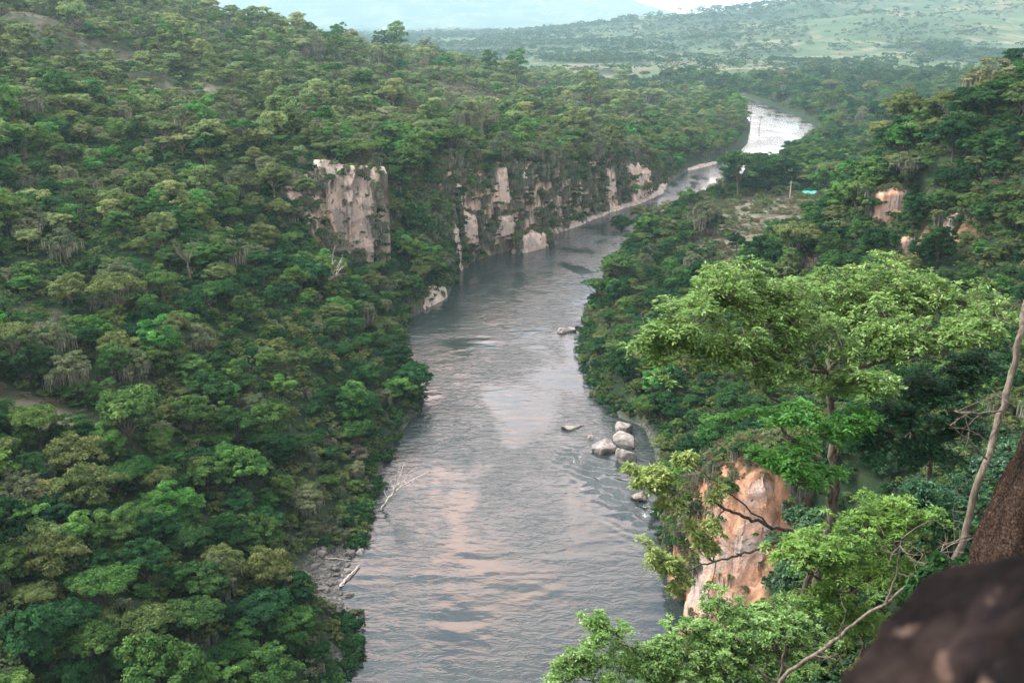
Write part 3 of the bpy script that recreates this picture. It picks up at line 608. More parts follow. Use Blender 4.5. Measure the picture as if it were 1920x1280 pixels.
# item buffer: which trees show largest in the photograph
def visible(T, W_=640, H_=427):
    s = W_ / 1920; zc = T[:, 2] + T[:, 3] * 1.15
    px, py, d = cproj(T[:, 0], T[:, 1], zc); pr = 1884 * T[:, 3] / d * s; px = px * s; py = py * s
    buf = np.full((H_, W_), -1); 
    for i in np.argsort(-d):
        r = pr[i]; x0, x1 = int(max(0, px[i] - r)), int(min(W_, px[i] + r + 1)); y0, y1 = int(max(0, py[i] - r)), int(min(H_, py[i] + r + 1))
        if x0 >= x1 or y0 >= y1: continue
        yy, xx = np.mgrid[y0:y1, x0:x1]; m = (xx - px[i]) ** 2 + ((yy - py[i]) / .9) ** 2 < r * r
        buf[y0:y1, x0:x1][m] = i
    return np.bincount(buf[buf >= 0].ravel(), minlength=len(T)), px / s, py / s
vis, TPX, TPY = visible(T)
order = np.argsort(-vis); solo = np.zeros(len(T), bool); solo[order[:300]] = True; solo[-len(HAND):] = True; solo &= vis > 12
inframe = (vis > 0)
print('trees', len(T), 'solo', solo.sum(), 'min px', vis[solo].min())
# ------------------------------------------------------------------ rock
def rock_mat(name, c1, c2, c3, stain=(.06, .055, .05), sc=1.0, moss=.0, spots=False):
    m = newmat(name); t = m.node_tree; L = t.links.new
    ge = N(t, 'ShaderNodeTexCoord')
    def nz(sx, sz, scl, det=6, r=.6, w=0):
        mp = N(t, 'ShaderNodeMapping'); mp.inputs['Scale'].default_value = (sx * sc, sx * sc, sz * sc); mp.inputs['Location'].default_value = (w, w, w); L(ge.outputs['Object'], mp.inputs[0])
        n = N(t, 'ShaderNodeTexNoise'); n.inputs['Scale'].default_value = scl; n.inputs['Detail'].default_value = det; n.inputs['Roughness'].default_value = r; L(mp.outputs[0], n.inputs['Vector']); return n
    a = nz(1, .22, .5); b = nz(1, 1, .16, 4); s = nz(1, .1, 1.1, 5, .6, 7); g = nz(1, .6, .7, 6, .65, 13); f = nz(1, 1, 2.4, 8, .7, 3)
    r1 = ramp(t, a.outputs[0], [(.36, c1), (.5, c2), (.66, c3)])
    r2 = ramp(t, b.outputs[0], [(.42, 0), (.6, .8)]); gm = N(t, 'ShaderNodeMixRGB'); L(r2.outputs[0], gm.inputs[0]); L(r1.outputs[0], gm.inputs[1]); gm.inputs[2].default_value = (c2[0] * .62, c2[0] * .60, c2[0] * .55, 1)
    r3 = ramp(t, s.outputs[0], [(.56, 0), (.70, .85)]); sm = N(t, 'ShaderNodeMixRGB'); L(r3.outputs[0], sm.inputs[0]); L(gm.outputs[0], sm.inputs[1]); sm.inputs[2].default_value = (*stain, 1)
    r4 = ramp(t, g.outputs[0], [(.60 - moss, 0), (.68 - moss, .9)]); mm = N(t, 'ShaderNodeMixRGB'); L(r4.outputs[0], mm.inputs[0]); L(sm.outputs[0], mm.inputs[1]); mm.inputs[2].default_value = (.07, .085, .04, 1)
    fv = ramp(t, f.outputs[0], [(.3, .62), (.7, 1.15)]); fm = N(t, 'ShaderNodeMixRGB', blend_type='MULTIPLY'); fm.inputs[0].default_value = 1; L(mm.outputs[0], fm.inputs[1]); L(fv.outputs[0], fm.inputs[2])
    last = fm
    if spots:
        vo = nz(1, 1, 7, 7, .7, 21); rv = ramp(t, vo.outputs[0], [(.60, 0), (.64, 1)]); sp = N(t, 'ShaderNodeMixRGB'); L(rv.outputs[0], sp.inputs[0]); L(fm.outputs[0], sp.inputs[1]); sp.inputs[2].default_value = (.13, .075, .045, 1)
        v2 = nz(1, 1, 16, 5, .7, 5); r2_ = ramp(t, v2.outputs[0], [(.40, .25), (.62, 1.6)]); s2 = N(t, 'ShaderNodeMixRGB', blend_type='MULTIPLY'); s2.inputs[0].default_value = 1; L(sp.outputs[0], s2.inputs[1]); L(r2_.outputs[0], s2.inputs[2]); last = s2
    p = N(t, 'ShaderNodeBsdfPrincipled'); p.inputs['Roughness'].default_value = .92; p.inputs['Specular IOR Level'].default_value = .15; L(last.outputs[0], p.inputs['Base Color'])
    hh = N(t, 'ShaderNodeMath', operation='ADD'); L(a.outputs[0], hh.inputs[0]); L(f.outputs[0], hh.inputs[1])
    bu = N(t, 'ShaderNodeBump'); bu.inputs['Strength'].default_value = .8; bu.inputs['Distance'].default_value = .35 / sc; L(hh.outputs[0], bu.inputs['Height']); L(bu.outputs[0], p.inputs['Normal'])
    o = N(t, 'ShaderNodeOutputMaterial'); L(p.outputs[0], o.inputs[0]); return m
ROCK_PALE = rock_mat('cliff_pale_sandstone', (.28,.24,.195), (.43,.36,.30), (.54,.46,.39), moss=.02)
ROCK_PINK = rock_mat('cliff_pink_sandstone', (.34,.265,.215), (.50,.385,.32), (.62,.50,.42), moss=-.03)
ROCK_ORANGE = rock_mat('bluff_orange_earth', (.37,.20,.12), (.54,.32,.205), (.64,.43,.31), stain=(.14,.085,.05), moss=-.06, sc=1.4)
ROCK_GREY = rock_mat('river_rock_grey', (.13,.115,.10), (.25,.225,.20), (.34,.31,.285), sc=1.6, moss=-.1)
ROCK_WET = rock_mat('shore_rock_dark', (.07,.065,.06), (.14,.135,.125), (.22,.215,.20), sc=2.2)
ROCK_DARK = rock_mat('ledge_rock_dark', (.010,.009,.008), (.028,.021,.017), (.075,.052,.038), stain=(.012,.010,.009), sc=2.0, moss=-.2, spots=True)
ROCK_NEAR = rock_mat('near_rock_dark', (.006,.0055,.006), (.014,.012,.012), (.045,.034,.030), stain=(.010,.010,.012), sc=9, moss=-.2)  # near-black base colour for the corner rock
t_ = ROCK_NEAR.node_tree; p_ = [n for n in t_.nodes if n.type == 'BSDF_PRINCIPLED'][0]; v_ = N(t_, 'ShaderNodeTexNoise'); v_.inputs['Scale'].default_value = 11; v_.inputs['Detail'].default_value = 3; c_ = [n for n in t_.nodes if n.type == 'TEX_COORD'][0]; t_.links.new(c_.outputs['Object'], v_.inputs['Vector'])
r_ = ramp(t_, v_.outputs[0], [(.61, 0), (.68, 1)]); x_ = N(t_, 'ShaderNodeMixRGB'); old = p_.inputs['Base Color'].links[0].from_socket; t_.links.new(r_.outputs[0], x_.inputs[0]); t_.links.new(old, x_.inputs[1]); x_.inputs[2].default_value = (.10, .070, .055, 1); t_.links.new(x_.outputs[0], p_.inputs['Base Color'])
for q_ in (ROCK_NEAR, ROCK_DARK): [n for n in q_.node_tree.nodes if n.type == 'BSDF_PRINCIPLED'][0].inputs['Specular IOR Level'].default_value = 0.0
def fb3(x, y, z, s, o=4): return (fbm(x + z * .37, y - z * .61, s, o) + fbm(y + 7.3, z + x * .41, s + 3, o) + fbm(z - 3.1, x + y * .29, s + 5, o)) / 3
FR = []
def cliff(name, line, zb, zt, mat, label, cat='cliff', depth=6, amp=1.2, lean=.12, seed=0, res=.45, top=None, group=None, blocky=.8, snap=6, fringe=1.0, base=False):
    """a bare rock face along a line (left to right as seen from the water), a closed body with its back in the hill"""
    line = np.array(line, float); seg = np.r_[0, np.cumsum(np.linalg.norm(np.diff(line, axis=0), axis=1))]; Lh = seg[-1]
    nu = max(14, int(Lh / res)); nv = max(12, int((np.max(zt) - np.min(zb)) / res)); u = np.linspace(0, Lh, nu)
    px = np.interp(u, seg, line[:, 0]); py = np.interp(u, seg, line[:, 1]); T_ = unit(np.stack([np.gradient(px), np.gradient(py)], 1)); Nn = np.stack([T_[:, 1], -T_[:, 0]], 1)
    zB = np.interp(u, np.linspace(0, Lh, len(np.atleast_1d(zb))), np.atleast_1d(zb)); zT = np.interp(u, np.linspace(0, Lh, len(np.atleast_1d(zt))), np.atleast_1d(zt))
    if base: zB = height(px + Nn[:, 0] * 2, py + Nn[:, 1] * 2) - 2.5
    if snap: zT = np.minimum(zT, height(px - Nn[:, 0] * snap, py - Nn[:, 1] * snap) + .8)
    zT = zT + (fbm(u / 3.2, u * 0 + seed, seed, 3) - .5) * (.34 if snap or depth > 5 else .12) * (zT - zB)
    ed = sst(0, 1, np.minimum(u, Lh - u) / (Lh * .24)) ** .7
    k = 5
    if fringe:
        rr = np.random.default_rng(seed + 500)
        for s_ in np.arange(0, Lh, 1.0 * fringe):
            a_, b_, t_ = np.interp(s_, u, px), np.interp(s_, u, py), np.interp(s_, u, zT); nx_, ny_ = np.interp(s_, u, Nn[:, 0]), np.interp(s_, u, Nn[:, 1])
            for q_ in range(2): o_ = -lean * np.interp(s_, u, zT - zB) - rr.uniform(.6, 3.4); FR.append((a_ + nx_ * o_, b_ + ny_ * o_, t_ - rr.uniform(.2, 1.1), rr.uniform(.9, 1.9) * fringe, rr.choice([2, 4, 5, 6, 7, 8, 9])))
        for e_ in (0, nu - 1):
            for z_ in np.repeat(np.arange(zB[e_], zT[e_], 1.2 * fringe), 2): FR.append((px[e_] - Nn[e_, 0] * 1.2 + rr.normal(0, .9), py[e_] - Nn[e_, 1] * 1.2 + rr.normal(0, .5), z_, rr.uniform(.9, 1.9) * fringe, rr.choice([0, 1, 2, 4, 6, 7, 8, 6, 7])))
        for q_ in range(int(Lh * np.mean(zT - zB) / 22)):
            s_ = rr.uniform(0, Lh); f_ = rr.uniform(.1, .8); z_ = np.interp(s_, u, zB) * (1 - f_) + np.interp(s_, u, zT) * f_; o_ = -lean * (z_ - np.interp(s_, u, zB)) + .1
            FR.append((np.interp(s_, u, px) + np.interp(s_, u, Nn[:, 0]) * o_, np.interp(s_, u, py) + np.interp(s_, u, Nn[:, 1]) * o_, z_ - .5, rr.uniform(.4, 1.0), rr.choice([2, 4, 6])))
    rows = []
    v = np.linspace(0, 1, nv)
    for a in v:
        z = zB + (zT - zB) * a
        q = (fb3(px / 5, py / 5, z / 6 + seed, seed + 1) - .5) * 2.4 * amp + blocky * (np.floor(fb3(px / 3, py / 3, z / 2.2, seed + 2, 2) * 9) / 9 - .5) * 1.6 + (fbm(u / .9, z / 3.5, seed + 4, 3) - .5) * .5
        o = q - lean * (z - zB) - (1 - ed) * depth * .45 - 1.2 * sst(.85, 1, a)
        js = (fbm(z / 3.0, u * .05 + seed, seed + 9, 3) - .5) * min(7, Lh * .42) * (np.abs(u / Lh - .5) * 2) ** 2
        rows.append(np.stack([px + Nn[:, 0] * o + T_[:, 0] * js, py + Nn[:, 1] * o + T_[:, 1] * js, z], 1))
    for j in range(1, k + 1):
        o = -depth * j / k - lean * (zT - zB) - 1.2; rows.append(np.stack([px + Nn[:, 0] * o, py + Nn[:, 1] * o, zT - (j / k) * .8], 1))
    rows.append(np.stack([px + Nn[:, 0] * o, py + Nn[:, 1] * o, zB - 2], 1))
    V = np.concatenate(rows); nr = len(rows); ii = np.arange(nr - 1)[:, None] * nu + np.arange(nu - 1)[None]
    Q = np.stack([ii, ii + 1, ii + nu + 1, ii + nu], -1).reshape(-1, 4)
    c = V.mean(0); me = mesh_np(name, V - c, Q, mat, True)
    return tag(add(name, me, loc=c), label, cat, group)
cliff('rock_cliff', [(-56,288),(-53,285.5),(-50.5,287.5),(-47,284.6),(-43.5,286.5),(-40,285),(-38,286.5)], [28,25,20.5,18.5,18.5], [37.5,39,38.5,37.5,36.5], ROCK_PALE, 'tall pale blocky cliff face halfway up the forested left slope', base=True, snap=0, seed=3, amp=1.6, res=.4, blocky=1.5)
cliff('rock_cliff', [(-19,326.5),(-17,330),(-15.5,333)], [-1,-1], [13,16], ROCK_PINK, 'narrow pink rock buttress rising from the water where the river bends left', seed=13, amp=.8, depth=5, snap=0)
cliff('rock_cliff', [(-17.5,338),(-14,343),(-10,348.5)], [7,6], [19,16], ROCK_PINK, 'pinkish white rock face behind the dark bushes beside the buttress', seed=23, depth=5, snap=0)
cliff('rock_cliff', [(-18.5,340.5),(-16.0,344)], [20,20], [28,27], ROCK_PINK, 'small pale pink scar high above the buttress', seed=27, depth=4, snap=0)
cliff('rock_cliff', [(3,354.5),(9,361.5),(15,368)], [-1,-1,-1], [5.5,7,5], ROCK_PINK, 'low tan rock ledge at the waterline under the bushy cliff', seed=33, depth=5, snap=0)
cliff('rock_cliff', [(-7,358),(-3.5,362),(1,366.5)], [19,16], [31,30], ROCK_PINK, 'upper pink scar slanting down among hanging moss on the middle cliff', seed=43, depth=4, snap=0)
cliff('rock_cliff', [(-6,354.5),(-2,358.5),(3,363)], [6,6], [13,14], ROCK_PALE, 'pale rock showing between the moss curtains just above the tan ledge', seed=47, depth=4, snap=0)
cliff('rock_cliff', [(3.5,369),(7,373.5)], [20,19], [28,27], ROCK_PALE, 'narrow pale scar at the right end of the mossy middle cliff', seed=49, depth=4, snap=0)
cliff('rock_cliff', [(40.5,438),(44.5,443),(48.5,448)], [6,5], [19.5,19], ROCK_PALE, 'left strip of pale rock in the far cliff, split off by hanging moss', seed=53, depth=5)
cliff('rock_cliff', [(52,452),(58,461),(65,473),(70,488)], [1,1,1,2], [20,18,15,11], ROCK_PINK, 'broad bare pinkish cliff near the far river bend', seed=63, depth=6, amp=.9)
cliff('rock_ledge', [(-26.5,276),(-24.5,283),(-21,290),(-17.5,300)], [-1,-1], [2.4,3.6,4.4,2.5], ROCK_PALE, 'smooth pale rock ledge sloping into the left side of the river', 'ledge', seed=73, depth=5, amp=.6, lean=.5, blocky=.2, fringe=0, snap=0)
cliff('rock_ledge', [(18,386),(28,405),(38,425),(48,443),(62,462),(76,492),(84,520)], [-1,-1], [.9,2.0,.8,1.8,1.0,2.2,1.2], ROCK_PALE, 'long low strip of broken rock along the waterline under the far cliffs', 'ledge', seed=83, depth=5, amp=2.0, lean=1.1, fringe=0, snap=0)
cliff('rock_ledge', [(98,560),(112,580),(128,602)], [-1,-1], [.5,1.2,.4], ROCK_PALE, 'farthest pale gravel ledge before the river bend', 'ledge', seed=87, depth=7, amp=1.6, lean=2.2, fringe=0, snap=0)
# the orange bluff on the right bank
cliff('earth_bluff', [(23.8,127.5),(24.0,121.5),(26.0,117.5),(29.5,115.6),(33,115),(37,115.5)], [-.5,-.5,3,8,13], [15,19,22,23.5,24.5,24], ROCK_ORANGE, 'large orange earth bluff above the river at lower right', 'bluff', snap=0, fringe=.6, seed=93, depth=5, amp=.7, lean=.16, res=.28, blocky=.6)
cliff('earth_scar', [(89,251),(92,248.5),(96,247.5),(100.8,250)], [34,31.5,31,34.5], [39,40.5,40], ROCK_ORANGE, 'bright orange bare earth scar high on the right-hand spur', 'earth scar', seed=103, depth=4, amp=.5, blocky=.1, snap=0, lean=.1)
cliff('earth_scar', [(89.5,229.5),(93.3,228)], [27.5,28], [32,33], ROCK_ORANGE, 'small dark orange scar below the bright scar on the spur', 'earth scar', seed=113, depth=4, amp=.5, snap=0)
cliff('earth_scar', [(95.6,223.5),(98.5,220)], [32,32.5], [38.5,39.5], ROCK_PINK, 'long grey-pink slip of bare rock right of the orange scars', 'earth scar', seed=123, depth=4, amp=.6, snap=0)
cliff('earth_scar', [(77,261.2),(79.5,260),(82.5,260.5)], [15.5,16], [20.4,21], ROCK_ORANGE, 'low orange bank of earth behind the big foreground tree', 'earth scar', seed=133, depth=4, amp=.5, snap=0)
# ------------------------------------------------------------------ the rest of the forest (stuff) and ground cover
rs = np.random.default_rng(5)
rest = ~solo
near_m = rest & (T[:, 1] < 470); far_m = rest & (T[:, 1] >= 470)
meshes = []; base = {}
for li, lk in enumerate(LOOKS):
    if lk in ('yellow', 'orange'): base[li] = None; continue
    base[li] = (len(meshes), len(KIND[lk]))
    for i in range(len(KIND[lk])): meshes.append(join_tree(lk, i, lk))
def idx_of(k, rg):
    return np.array([base[int(q)][0] + rg.integers(base[int(q)][1]) for q in k])
rs_ = T[rest].copy(); rs_[rs_[:, 4] == 6, 4] = 2; rs_[rs_[:, 4] == 7, 4] = 3
sc3 = np.repeat(rs_[:, 3:4], 3, 1) * np.stack([np.ones(len(rs_)), np.ones(len(rs_)), rs.uniform(.8, 1.2, len(rs_))], 1)
scatter('forest', 'dense green forest covering both slopes above the river', meshes, rs_[:, :3] - [0, 0, .3], rs.uniform(0, 6.28, len(rs_)), sc3, idx_of(rs_[:, 4], rs), cat='forest')
# undergrowth
bm_ = BUSH['bush_dark'] + BUSH['bush_mid'] + BUSH['bush_olive'] + BUSH['bush_grey'] + BUSH['bush_brown'] + BUSH['bush_sage']
P = []; S = []; K = []
for (x0, x1, y0, y1, cell, seed, s0) in [(-150, 200, 20, 330, 2.3, 11, 1.5), (-300, 300, 330, 620, 4.2, 12, 2.5), (-500, 500, 620, 1300, 8.5, 13, 3.6)]:
    X, Y, Z, rg = make_points(x0, x1, y0, y1, cell, seed, False)
    gx, gy = slope(X, Y); st = np.hypot(gx, gy); c = clearing(X, Y)
    m = (rg.random(len(X)) > c * .8) & (st < 2.5); X, Y, Z = X[m], Y[m], Z[m]
    zone = fbm(X / 30, Y / 40, 161, 3); q = rg.random(len(X)) * .6 + (zone - .5) * 1.4 + .25 * sst(200, 500, Y)
    k = np.where(q < .15, 0, np.where(q < .38, 2, np.where(q < .8, 4, 6))); k = np.where((X < xl(Y) - 60) & (Y > 300) & (rg.random(len(X)) < .3), 10, k); k = np.where((c[m] > .25) & (rg.random(len(X)) < .75), 8, k); k = np.where((X > 20) & (X < 42) & (Y > 108) & (Y < 134) & (rg.random(len(X)) < .65), 8, k) + rg.integers(0, 2, len(X))
    P.append(np.stack([X, Y, Z - .1], 1)); S.append(s0 * rg.uniform(.6, 1.3, len(X))); K.append(k)
# finer cover close to the viewpoint, on the right-hand slope
rg = np.random.default_rng(41); n = 9000; X = rg.uniform(-2, 95, n); Y = rg.uniform(7, 112, n); Z = height(X, Y); m = (X > xr(Y) + 3) & ~((X < 6) & (Y < 16)) & (((X - 28) / 8.5) ** 2 + ((Y - 110) / 9) ** 2 > 1); X, Y, Z = X[m], Y[m], Z[m]
NB = [np.stack([X, Y, Z - .15], 1), rg.uniform(.5, 1.15, len(X)), rg.choice([0, 1, 1, 2, 2, 2], len(X))]
# dry brush on the crown of the bluff and debris on the terrace
n = 420; X = rs.uniform(25.5, 46, n); Y = rs.uniform(117.5, 150, n); ok = X > xr(Y) + 2.5; P.append(np.stack([X, Y, height(X, Y) - .2], 1)[ok]); S.append(rs.uniform(1.0, 2.1, n)[ok]); K.append(rs.choice([8, 9, 8, 9, 4, 5, 6, 2], n)[ok])
n = 900; X = rs.uniform(66, 140, n); Y = rs.uniform(320, 445, n); ok = clearing(X, Y) > .35; P.append(np.stack([X, Y, height(X, Y) - .3], 1)[ok]); S.append(rs.uniform(.7, 2.0, n)[ok]); K.append(rs.choice([8, 9, 8, 9, 4, 6, 3], n)[ok])
# bushes leaning over the water along both banks
for side, f_ in ((-1, xl), (1, xr)):
    Y = np.cumsum(rs.uniform(.6, 1.3, 1200)) + 100; Y = Y[Y < 640]; X = f_(Y) + side * rs.uniform(-.3, 2.6, len(Y)); Z = np.maximum(height(X, Y), .1)
    ok = ~((side < 0) & (((Y > 123) & (Y < 142)) | ((Y > 272) & (Y < 304)) | ((Y > 322) & (Y < 336)) | ((Y > 350)))) & ~((side > 0) & (((Y > 163) & (Y < 197)) | ((Y > 108) & (Y < 130))))
    P.append(np.stack([X, Y, Z - .5], 1)[ok]); S.append((rs.uniform(1.3, 2.8, len(Y)) * np.clip(Y / 260, .8, 1.7))[ok]); K.append(rs.choice([0, 1, 2, 3, 0, 1, 4, 6], len(Y))[ok])
# cliff walls: bushes and moss clinging to the steep ground
def steep_points(x0, x1, y0, y1, cell, seed, lim=1.1, dmax=45):
    rg = np.random.default_rng(seed); X, Y = np.meshgrid(np.arange(x0, x1, cell), np.arange(y0, y1, cell))
    X = (X + rg.uniform(-.5, .5, X.shape) * cell).ravel(); Y = (Y + rg.uniform(-.5, .5, Y.shape) * cell).ravel()
    dd = np.maximum(xl(Y) - X, X - xr(Y)); m = (dd > .5) & (dd < dmax); X, Y = X[m], Y[m]
    gx, gy = slope(X, Y, .8); st = np.hypot(gx, gy); Z = height(X, Y); m = (st > lim) & (Z > 1.5); return X[m], Y[m], Z[m], st[m], gx[m], gy[m], rg
for (x0, x1, y0, y1, cell, seed, s0) in [(-60, 60, 180, 330, 1.5, 21, 1.7), (-40, 140, 318, 560, 1.25, 22, 2.0), (0, 80, 70, 175, 1.2, 23, 1.0), (60,170,195,380,1.9,24,1.7)]:
    X, Y, Z, st, gx, gy, rg = steep_points(x0, x1, y0, y1, cell, seed, .75 if x1 == 170 else 1.1, 150 if x1 == 170 else 45)
    keep = rg.random(len(X)) < .92
    for (bx, by, rx, ry) in BARE: keep &= (((X - bx) / rx) ** 2 + ((Y - by) / ry) ** 2 > 1) | (rg.random(len(X)) < .06)
    X, Y, Z, gx, gy = X[keep], Y[keep], Z[keep], gx[keep], gy[keep]
    q = rg.random(len(X)) + (fbm(X / 9, Y / 12, 181, 2) - .5) * .9
    k = np.where(q < .16, 0, np.where(q < .38, 2, np.where(q < .56, 4, np.where((q < .95) & (x1 != 170), 6, 8)))); k = np.where((x1 == 170) & (k == 8) & (rg.random(len(X)) < .6), 2, k) + rg.integers(0, 2, len(X))
    P.append(np.stack([X - gx * .2, Y - gy * .2, Z - .3], 1)); S.append(s0 * rg.uniform(.6, 1.25, len(X))); K.append(k)
FR = np.array(FR); P.append(FR[:, :3]); S.append(FR[:, 3]); K.append(FR[:, 4].astype(int))
P = np.concatenate(P); S = np.concatenate(S); K = np.concatenate(K)
print('bushes', len(P))
scatter('undergrowth', 'low bushes and shrubs filling the gaps between trees', bm_, P, rs.uniform(0, 6.28, len(P)), S, K, cat='undergrowth')
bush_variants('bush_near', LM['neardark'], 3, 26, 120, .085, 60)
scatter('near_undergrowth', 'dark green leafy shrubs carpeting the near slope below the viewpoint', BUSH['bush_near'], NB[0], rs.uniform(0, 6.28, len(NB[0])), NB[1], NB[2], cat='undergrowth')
# distant woodland: tree lines and copses on the valley floor and on the far hills
lm = [low_tree(np.random.default_rng(900 + i), LM[a], f) for i, (a, f) in enumerate([('dark', 'dome'), ('dark', 'tall'), ('mid', 'dome'), ('olive', 'dome'), ('mid', 'flat')])]
rg = np.random.default_rng(77); n = 90000
Y = 1150 * (8000 / 1150) ** rg.random(n); X = rg.uniform(-.62, .62, n) * (Y + 100)
Z = height(X, Y)
dens = woods(X, Y) + .006
inriver = (X > xl(Y) - 3) & (X < xr(Y) + 3) & (Y < 2000)
m = (rg.random(n) < dens * np.clip(2200 / Y, .4, 1.0)) & ~inriver; X, Y, Z = X[m], Y[m], Z[m]
print('far trees', len(X))
scatter('distant_woodland', 'hazy woods and tree lines across the distant valley and hills', lm, np.stack([X, Y, Z - .5], 1), rg.uniform(0, 6.28, len(X)), rg.uniform(3, 8.5, len(X)) * np.clip(Y / 2200, 1, 1.9) * .95, rg.integers(0, 5, len(X)), cat='woodland')
# ------------------------------------------------------------------ individual trees
def plant_tree(x, y, z, r, look, rg, i):
    d = KIND[look][rg.integers(len(KIND[look]))]
    nm = {'brown': 'leafless_tree', 'grey': 'moss_draped_tree', 'bright': 'tree', 'olive': 'tree'}.get(look, 'tree')
    o = empty(nm, (x, y, z - .3), None, None, rz=rg.uniform(0, 6.28), s=(r, r, r * rg.uniform(.8, 1.2)))
    add('trunk', d['trunk'], o); add('twigs' if look == 'brown' else 'crown', d['crown'], o)
    if d['moss']: add('hanging_moss', d['moss'], o)
    return o, d['form']
rg = np.random.default_rng(99)
SOLO = []
for i in np.where(solo)[0]:
    o, form = plant_tree(T[i, 0], T[i, 1], T[i, 2], T[i, 3], LOOKS[int(T[i, 4])], rg, i)
    SOLO.append((o, LOOKS[int(T[i, 4])], form, TPX[i], TPY[i], T[i, 3], vis[i]))
import bmesh
def boulder(name, x, y, z, sx, sy, sz, mat, label, cat='boulder', seed=0, rz=0, group=None, parent=None, sub=4, npt=13, tiltx=0, rough=.16, link=True, lumpy=0):
    rg = np.random.default_rng(seed); bm = bmesh.new()
    for p in unit(rg.normal(size=(npt, 3))) * rg.uniform(.85, 1.1, (npt, 1)): bm.verts.new(p)
    r = bmesh.ops.convex_hull(bm, input=bm.verts); bmesh.ops.delete(bm, geom=list({e for e in r['geom_interior'] + r['geom_unused'] if isinstance(e, bmesh.types.BMVert)}), context='VERTS')
    bmesh.ops.bevel(bm, geom=list(bm.edges), offset=.09, segments=2, profile=.6, affect='EDGES')
    bmesh.ops.triangulate(bm, faces=bm.faces)
    for _ in range(2 if sub < 4 else 3): bmesh.ops.subdivide_edges(bm, edges=[e for e in bm.edges if e.calc_length() > .12], cuts=1); bmesh.ops.triangulate(bm, faces=bm.faces)
    V = np.array([v.co[:] for v in bm.verts]); n_ = unit(V); V = n_ * np.clip(np.linalg.norm(V, axis=1), .5, 1.08)[:, None]
    q = (fb3(V[:, 0] * 1.6 + seed, V[:, 1] * 1.6, V[:, 2] * 1.6, seed, 4) - .5) * rough * 3.5
    V = V + n_ * q[:, None]
    for v, c in zip(bm.verts, V): v.co = c * np.array([sx, sy, sz])
    if lumpy:
        bm.free(); bm = bmesh.new(); bmesh.ops.create_icosphere(bm, subdivisions=6, radius=1); V = np.array([v.co[:] for v in bm.verts]); x_, y_, z_ = V.T
        q = (fb3(x_ * 1.3 + seed, y_ * 1.3, z_ * 1.3, seed, 3) - .5) * 1.1 + (fb3(x_ * 4 + seed, y_ * 4, z_ * 4, seed + 3, 3) - .5) * .55 + (fb3(x_ * 14, y_ * 14, z_ * 14, seed + 5, 4) - .5) * .16
        V = V * (1 + q * lumpy)[:, None] * np.array([sx, sy, sz])
        for v, c in zip(bm.verts, V): v.co = c
    me = bpy.data.meshes.new(name); bm.to_mesh(me); bm.free(); me.materials.append(mat)
    for p in me.polygons: p.use_smooth = True
    if not link: return me
    o = add(name, me, parent, (x, y, z)); o.rotation_euler = (tiltx, 0, rz)
    if label: tag(o, label, cat, group)
    return o
BO = [(12.5,194.5,.35,3.3,2.0,1.7,ROCK_GREY,'flat-topped grey boulder alone upstream in the shallows by the right bank',1),
 (14.5,187,.05,.8,.6,.55,ROCK_GREY,'small rounded grey stone in the water between the flat boulder and the boulder pile',2),
 (17.0,181.5,.5,2.5,2.0,1.9,ROCK_GREY,'front left angular boulder of the pile at the right bank',3),
 (21.2,184.5,.6,2.8,2.0,1.8,ROCK_GREY,'back boulder of the pile at the right bank, against the slope',4),
 (20.4,176.8,.7,2.0,2.4,2.2,ROCK_GREY,'rounded pinkish boulder nearest the camera in the right bank pile',5),
 (22.8,190,.8,2.6,1.6,1.3,ROCK_GREY,'brown rock half under the bushes behind the boulder pile',6),
 (22.3,159.5,.5,1.3,1.1,1.2,ROCK_GREY,'lone pale round boulder downstream at the head of the rapids',7),
 (13.3,259.5,.2,1.9,1.3,1.0,ROCK_GREY,'left boulder of the pair standing in midstream by the right bank',8),
 (16.2,260.5,.2,1.4,1.2,1.0,ROCK_GREY,'right boulder of the pair standing in midstream by the right bank',9)]
for (x, y, z, a, b, c, m_, lb, sd_) in BO: boulder('boulder', x + (1.3 if 170 < y < 189 else 0), y, z - .45 * (c > 1.5), a * 1.28, b * 1.28, c * 1.2, m_, lb, seed=sd_ * 7, rz=sd_ * 1.3)
# shore rocks of the gravel bar on the left bank
rg = np.random.default_rng(31); SR = []
protos = [boulder('shore_rock', 0, 0, 0, 1, 1, .62, ROCK_WET if i % 3 else ROCK_GREY, None, seed=200 + i, sub=3, link=False, rough=.2) for i in range(6)]
for k in range(58):
    y = rg.uniform(122, 151); x = xl(y) + rg.uniform(-5.0, 1.2) if y < 140 else xl(y) + rg.uniform(-2, 1.2); s = rg.uniform(.35, 1.0) * (1.5 if rg.random() < .16 else 1)
    z = float(height(np.array([x]), np.array([y]))[0]); o = add('shore_rock', protos[k % 6], loc=(x, y, max(z, -.2) + s * .12)); o.scale = (s, s * rg.uniform(.7, 1), s * rg.uniform(.6, 1)); o.rotation_euler = (0, rg.uniform(-.2, .2), rg.uniform(0, 6.28)); SR.append((o, s))
sm_ = [boulder('pebble', 0, 0, 0, 1, 1, .6, m_, None, seed=230 + i, sub=3, npt=9, link=False) for i, m_ in enumerate([ROCK_WET, ROCK_GREY, ROCK_WET])]
yy = rg.uniform(121, 152, 1500); xx = xl(yy) + np.where(yy < 140, rg.uniform(-5.5, .8, 1500), rg.uniform(-2.4, .8, 1500)); zz = height(xx, yy)
scatter('gravel', 'loose grey stones of the shore on the left bank', sm_, np.stack([xx, yy, np.maximum(zz, -.2) + .03], 1), rg.uniform(0, 6.28, 1500), rg.uniform(.1, .34, 1500), rg.integers(0, 3, 1500), cat='gravel')
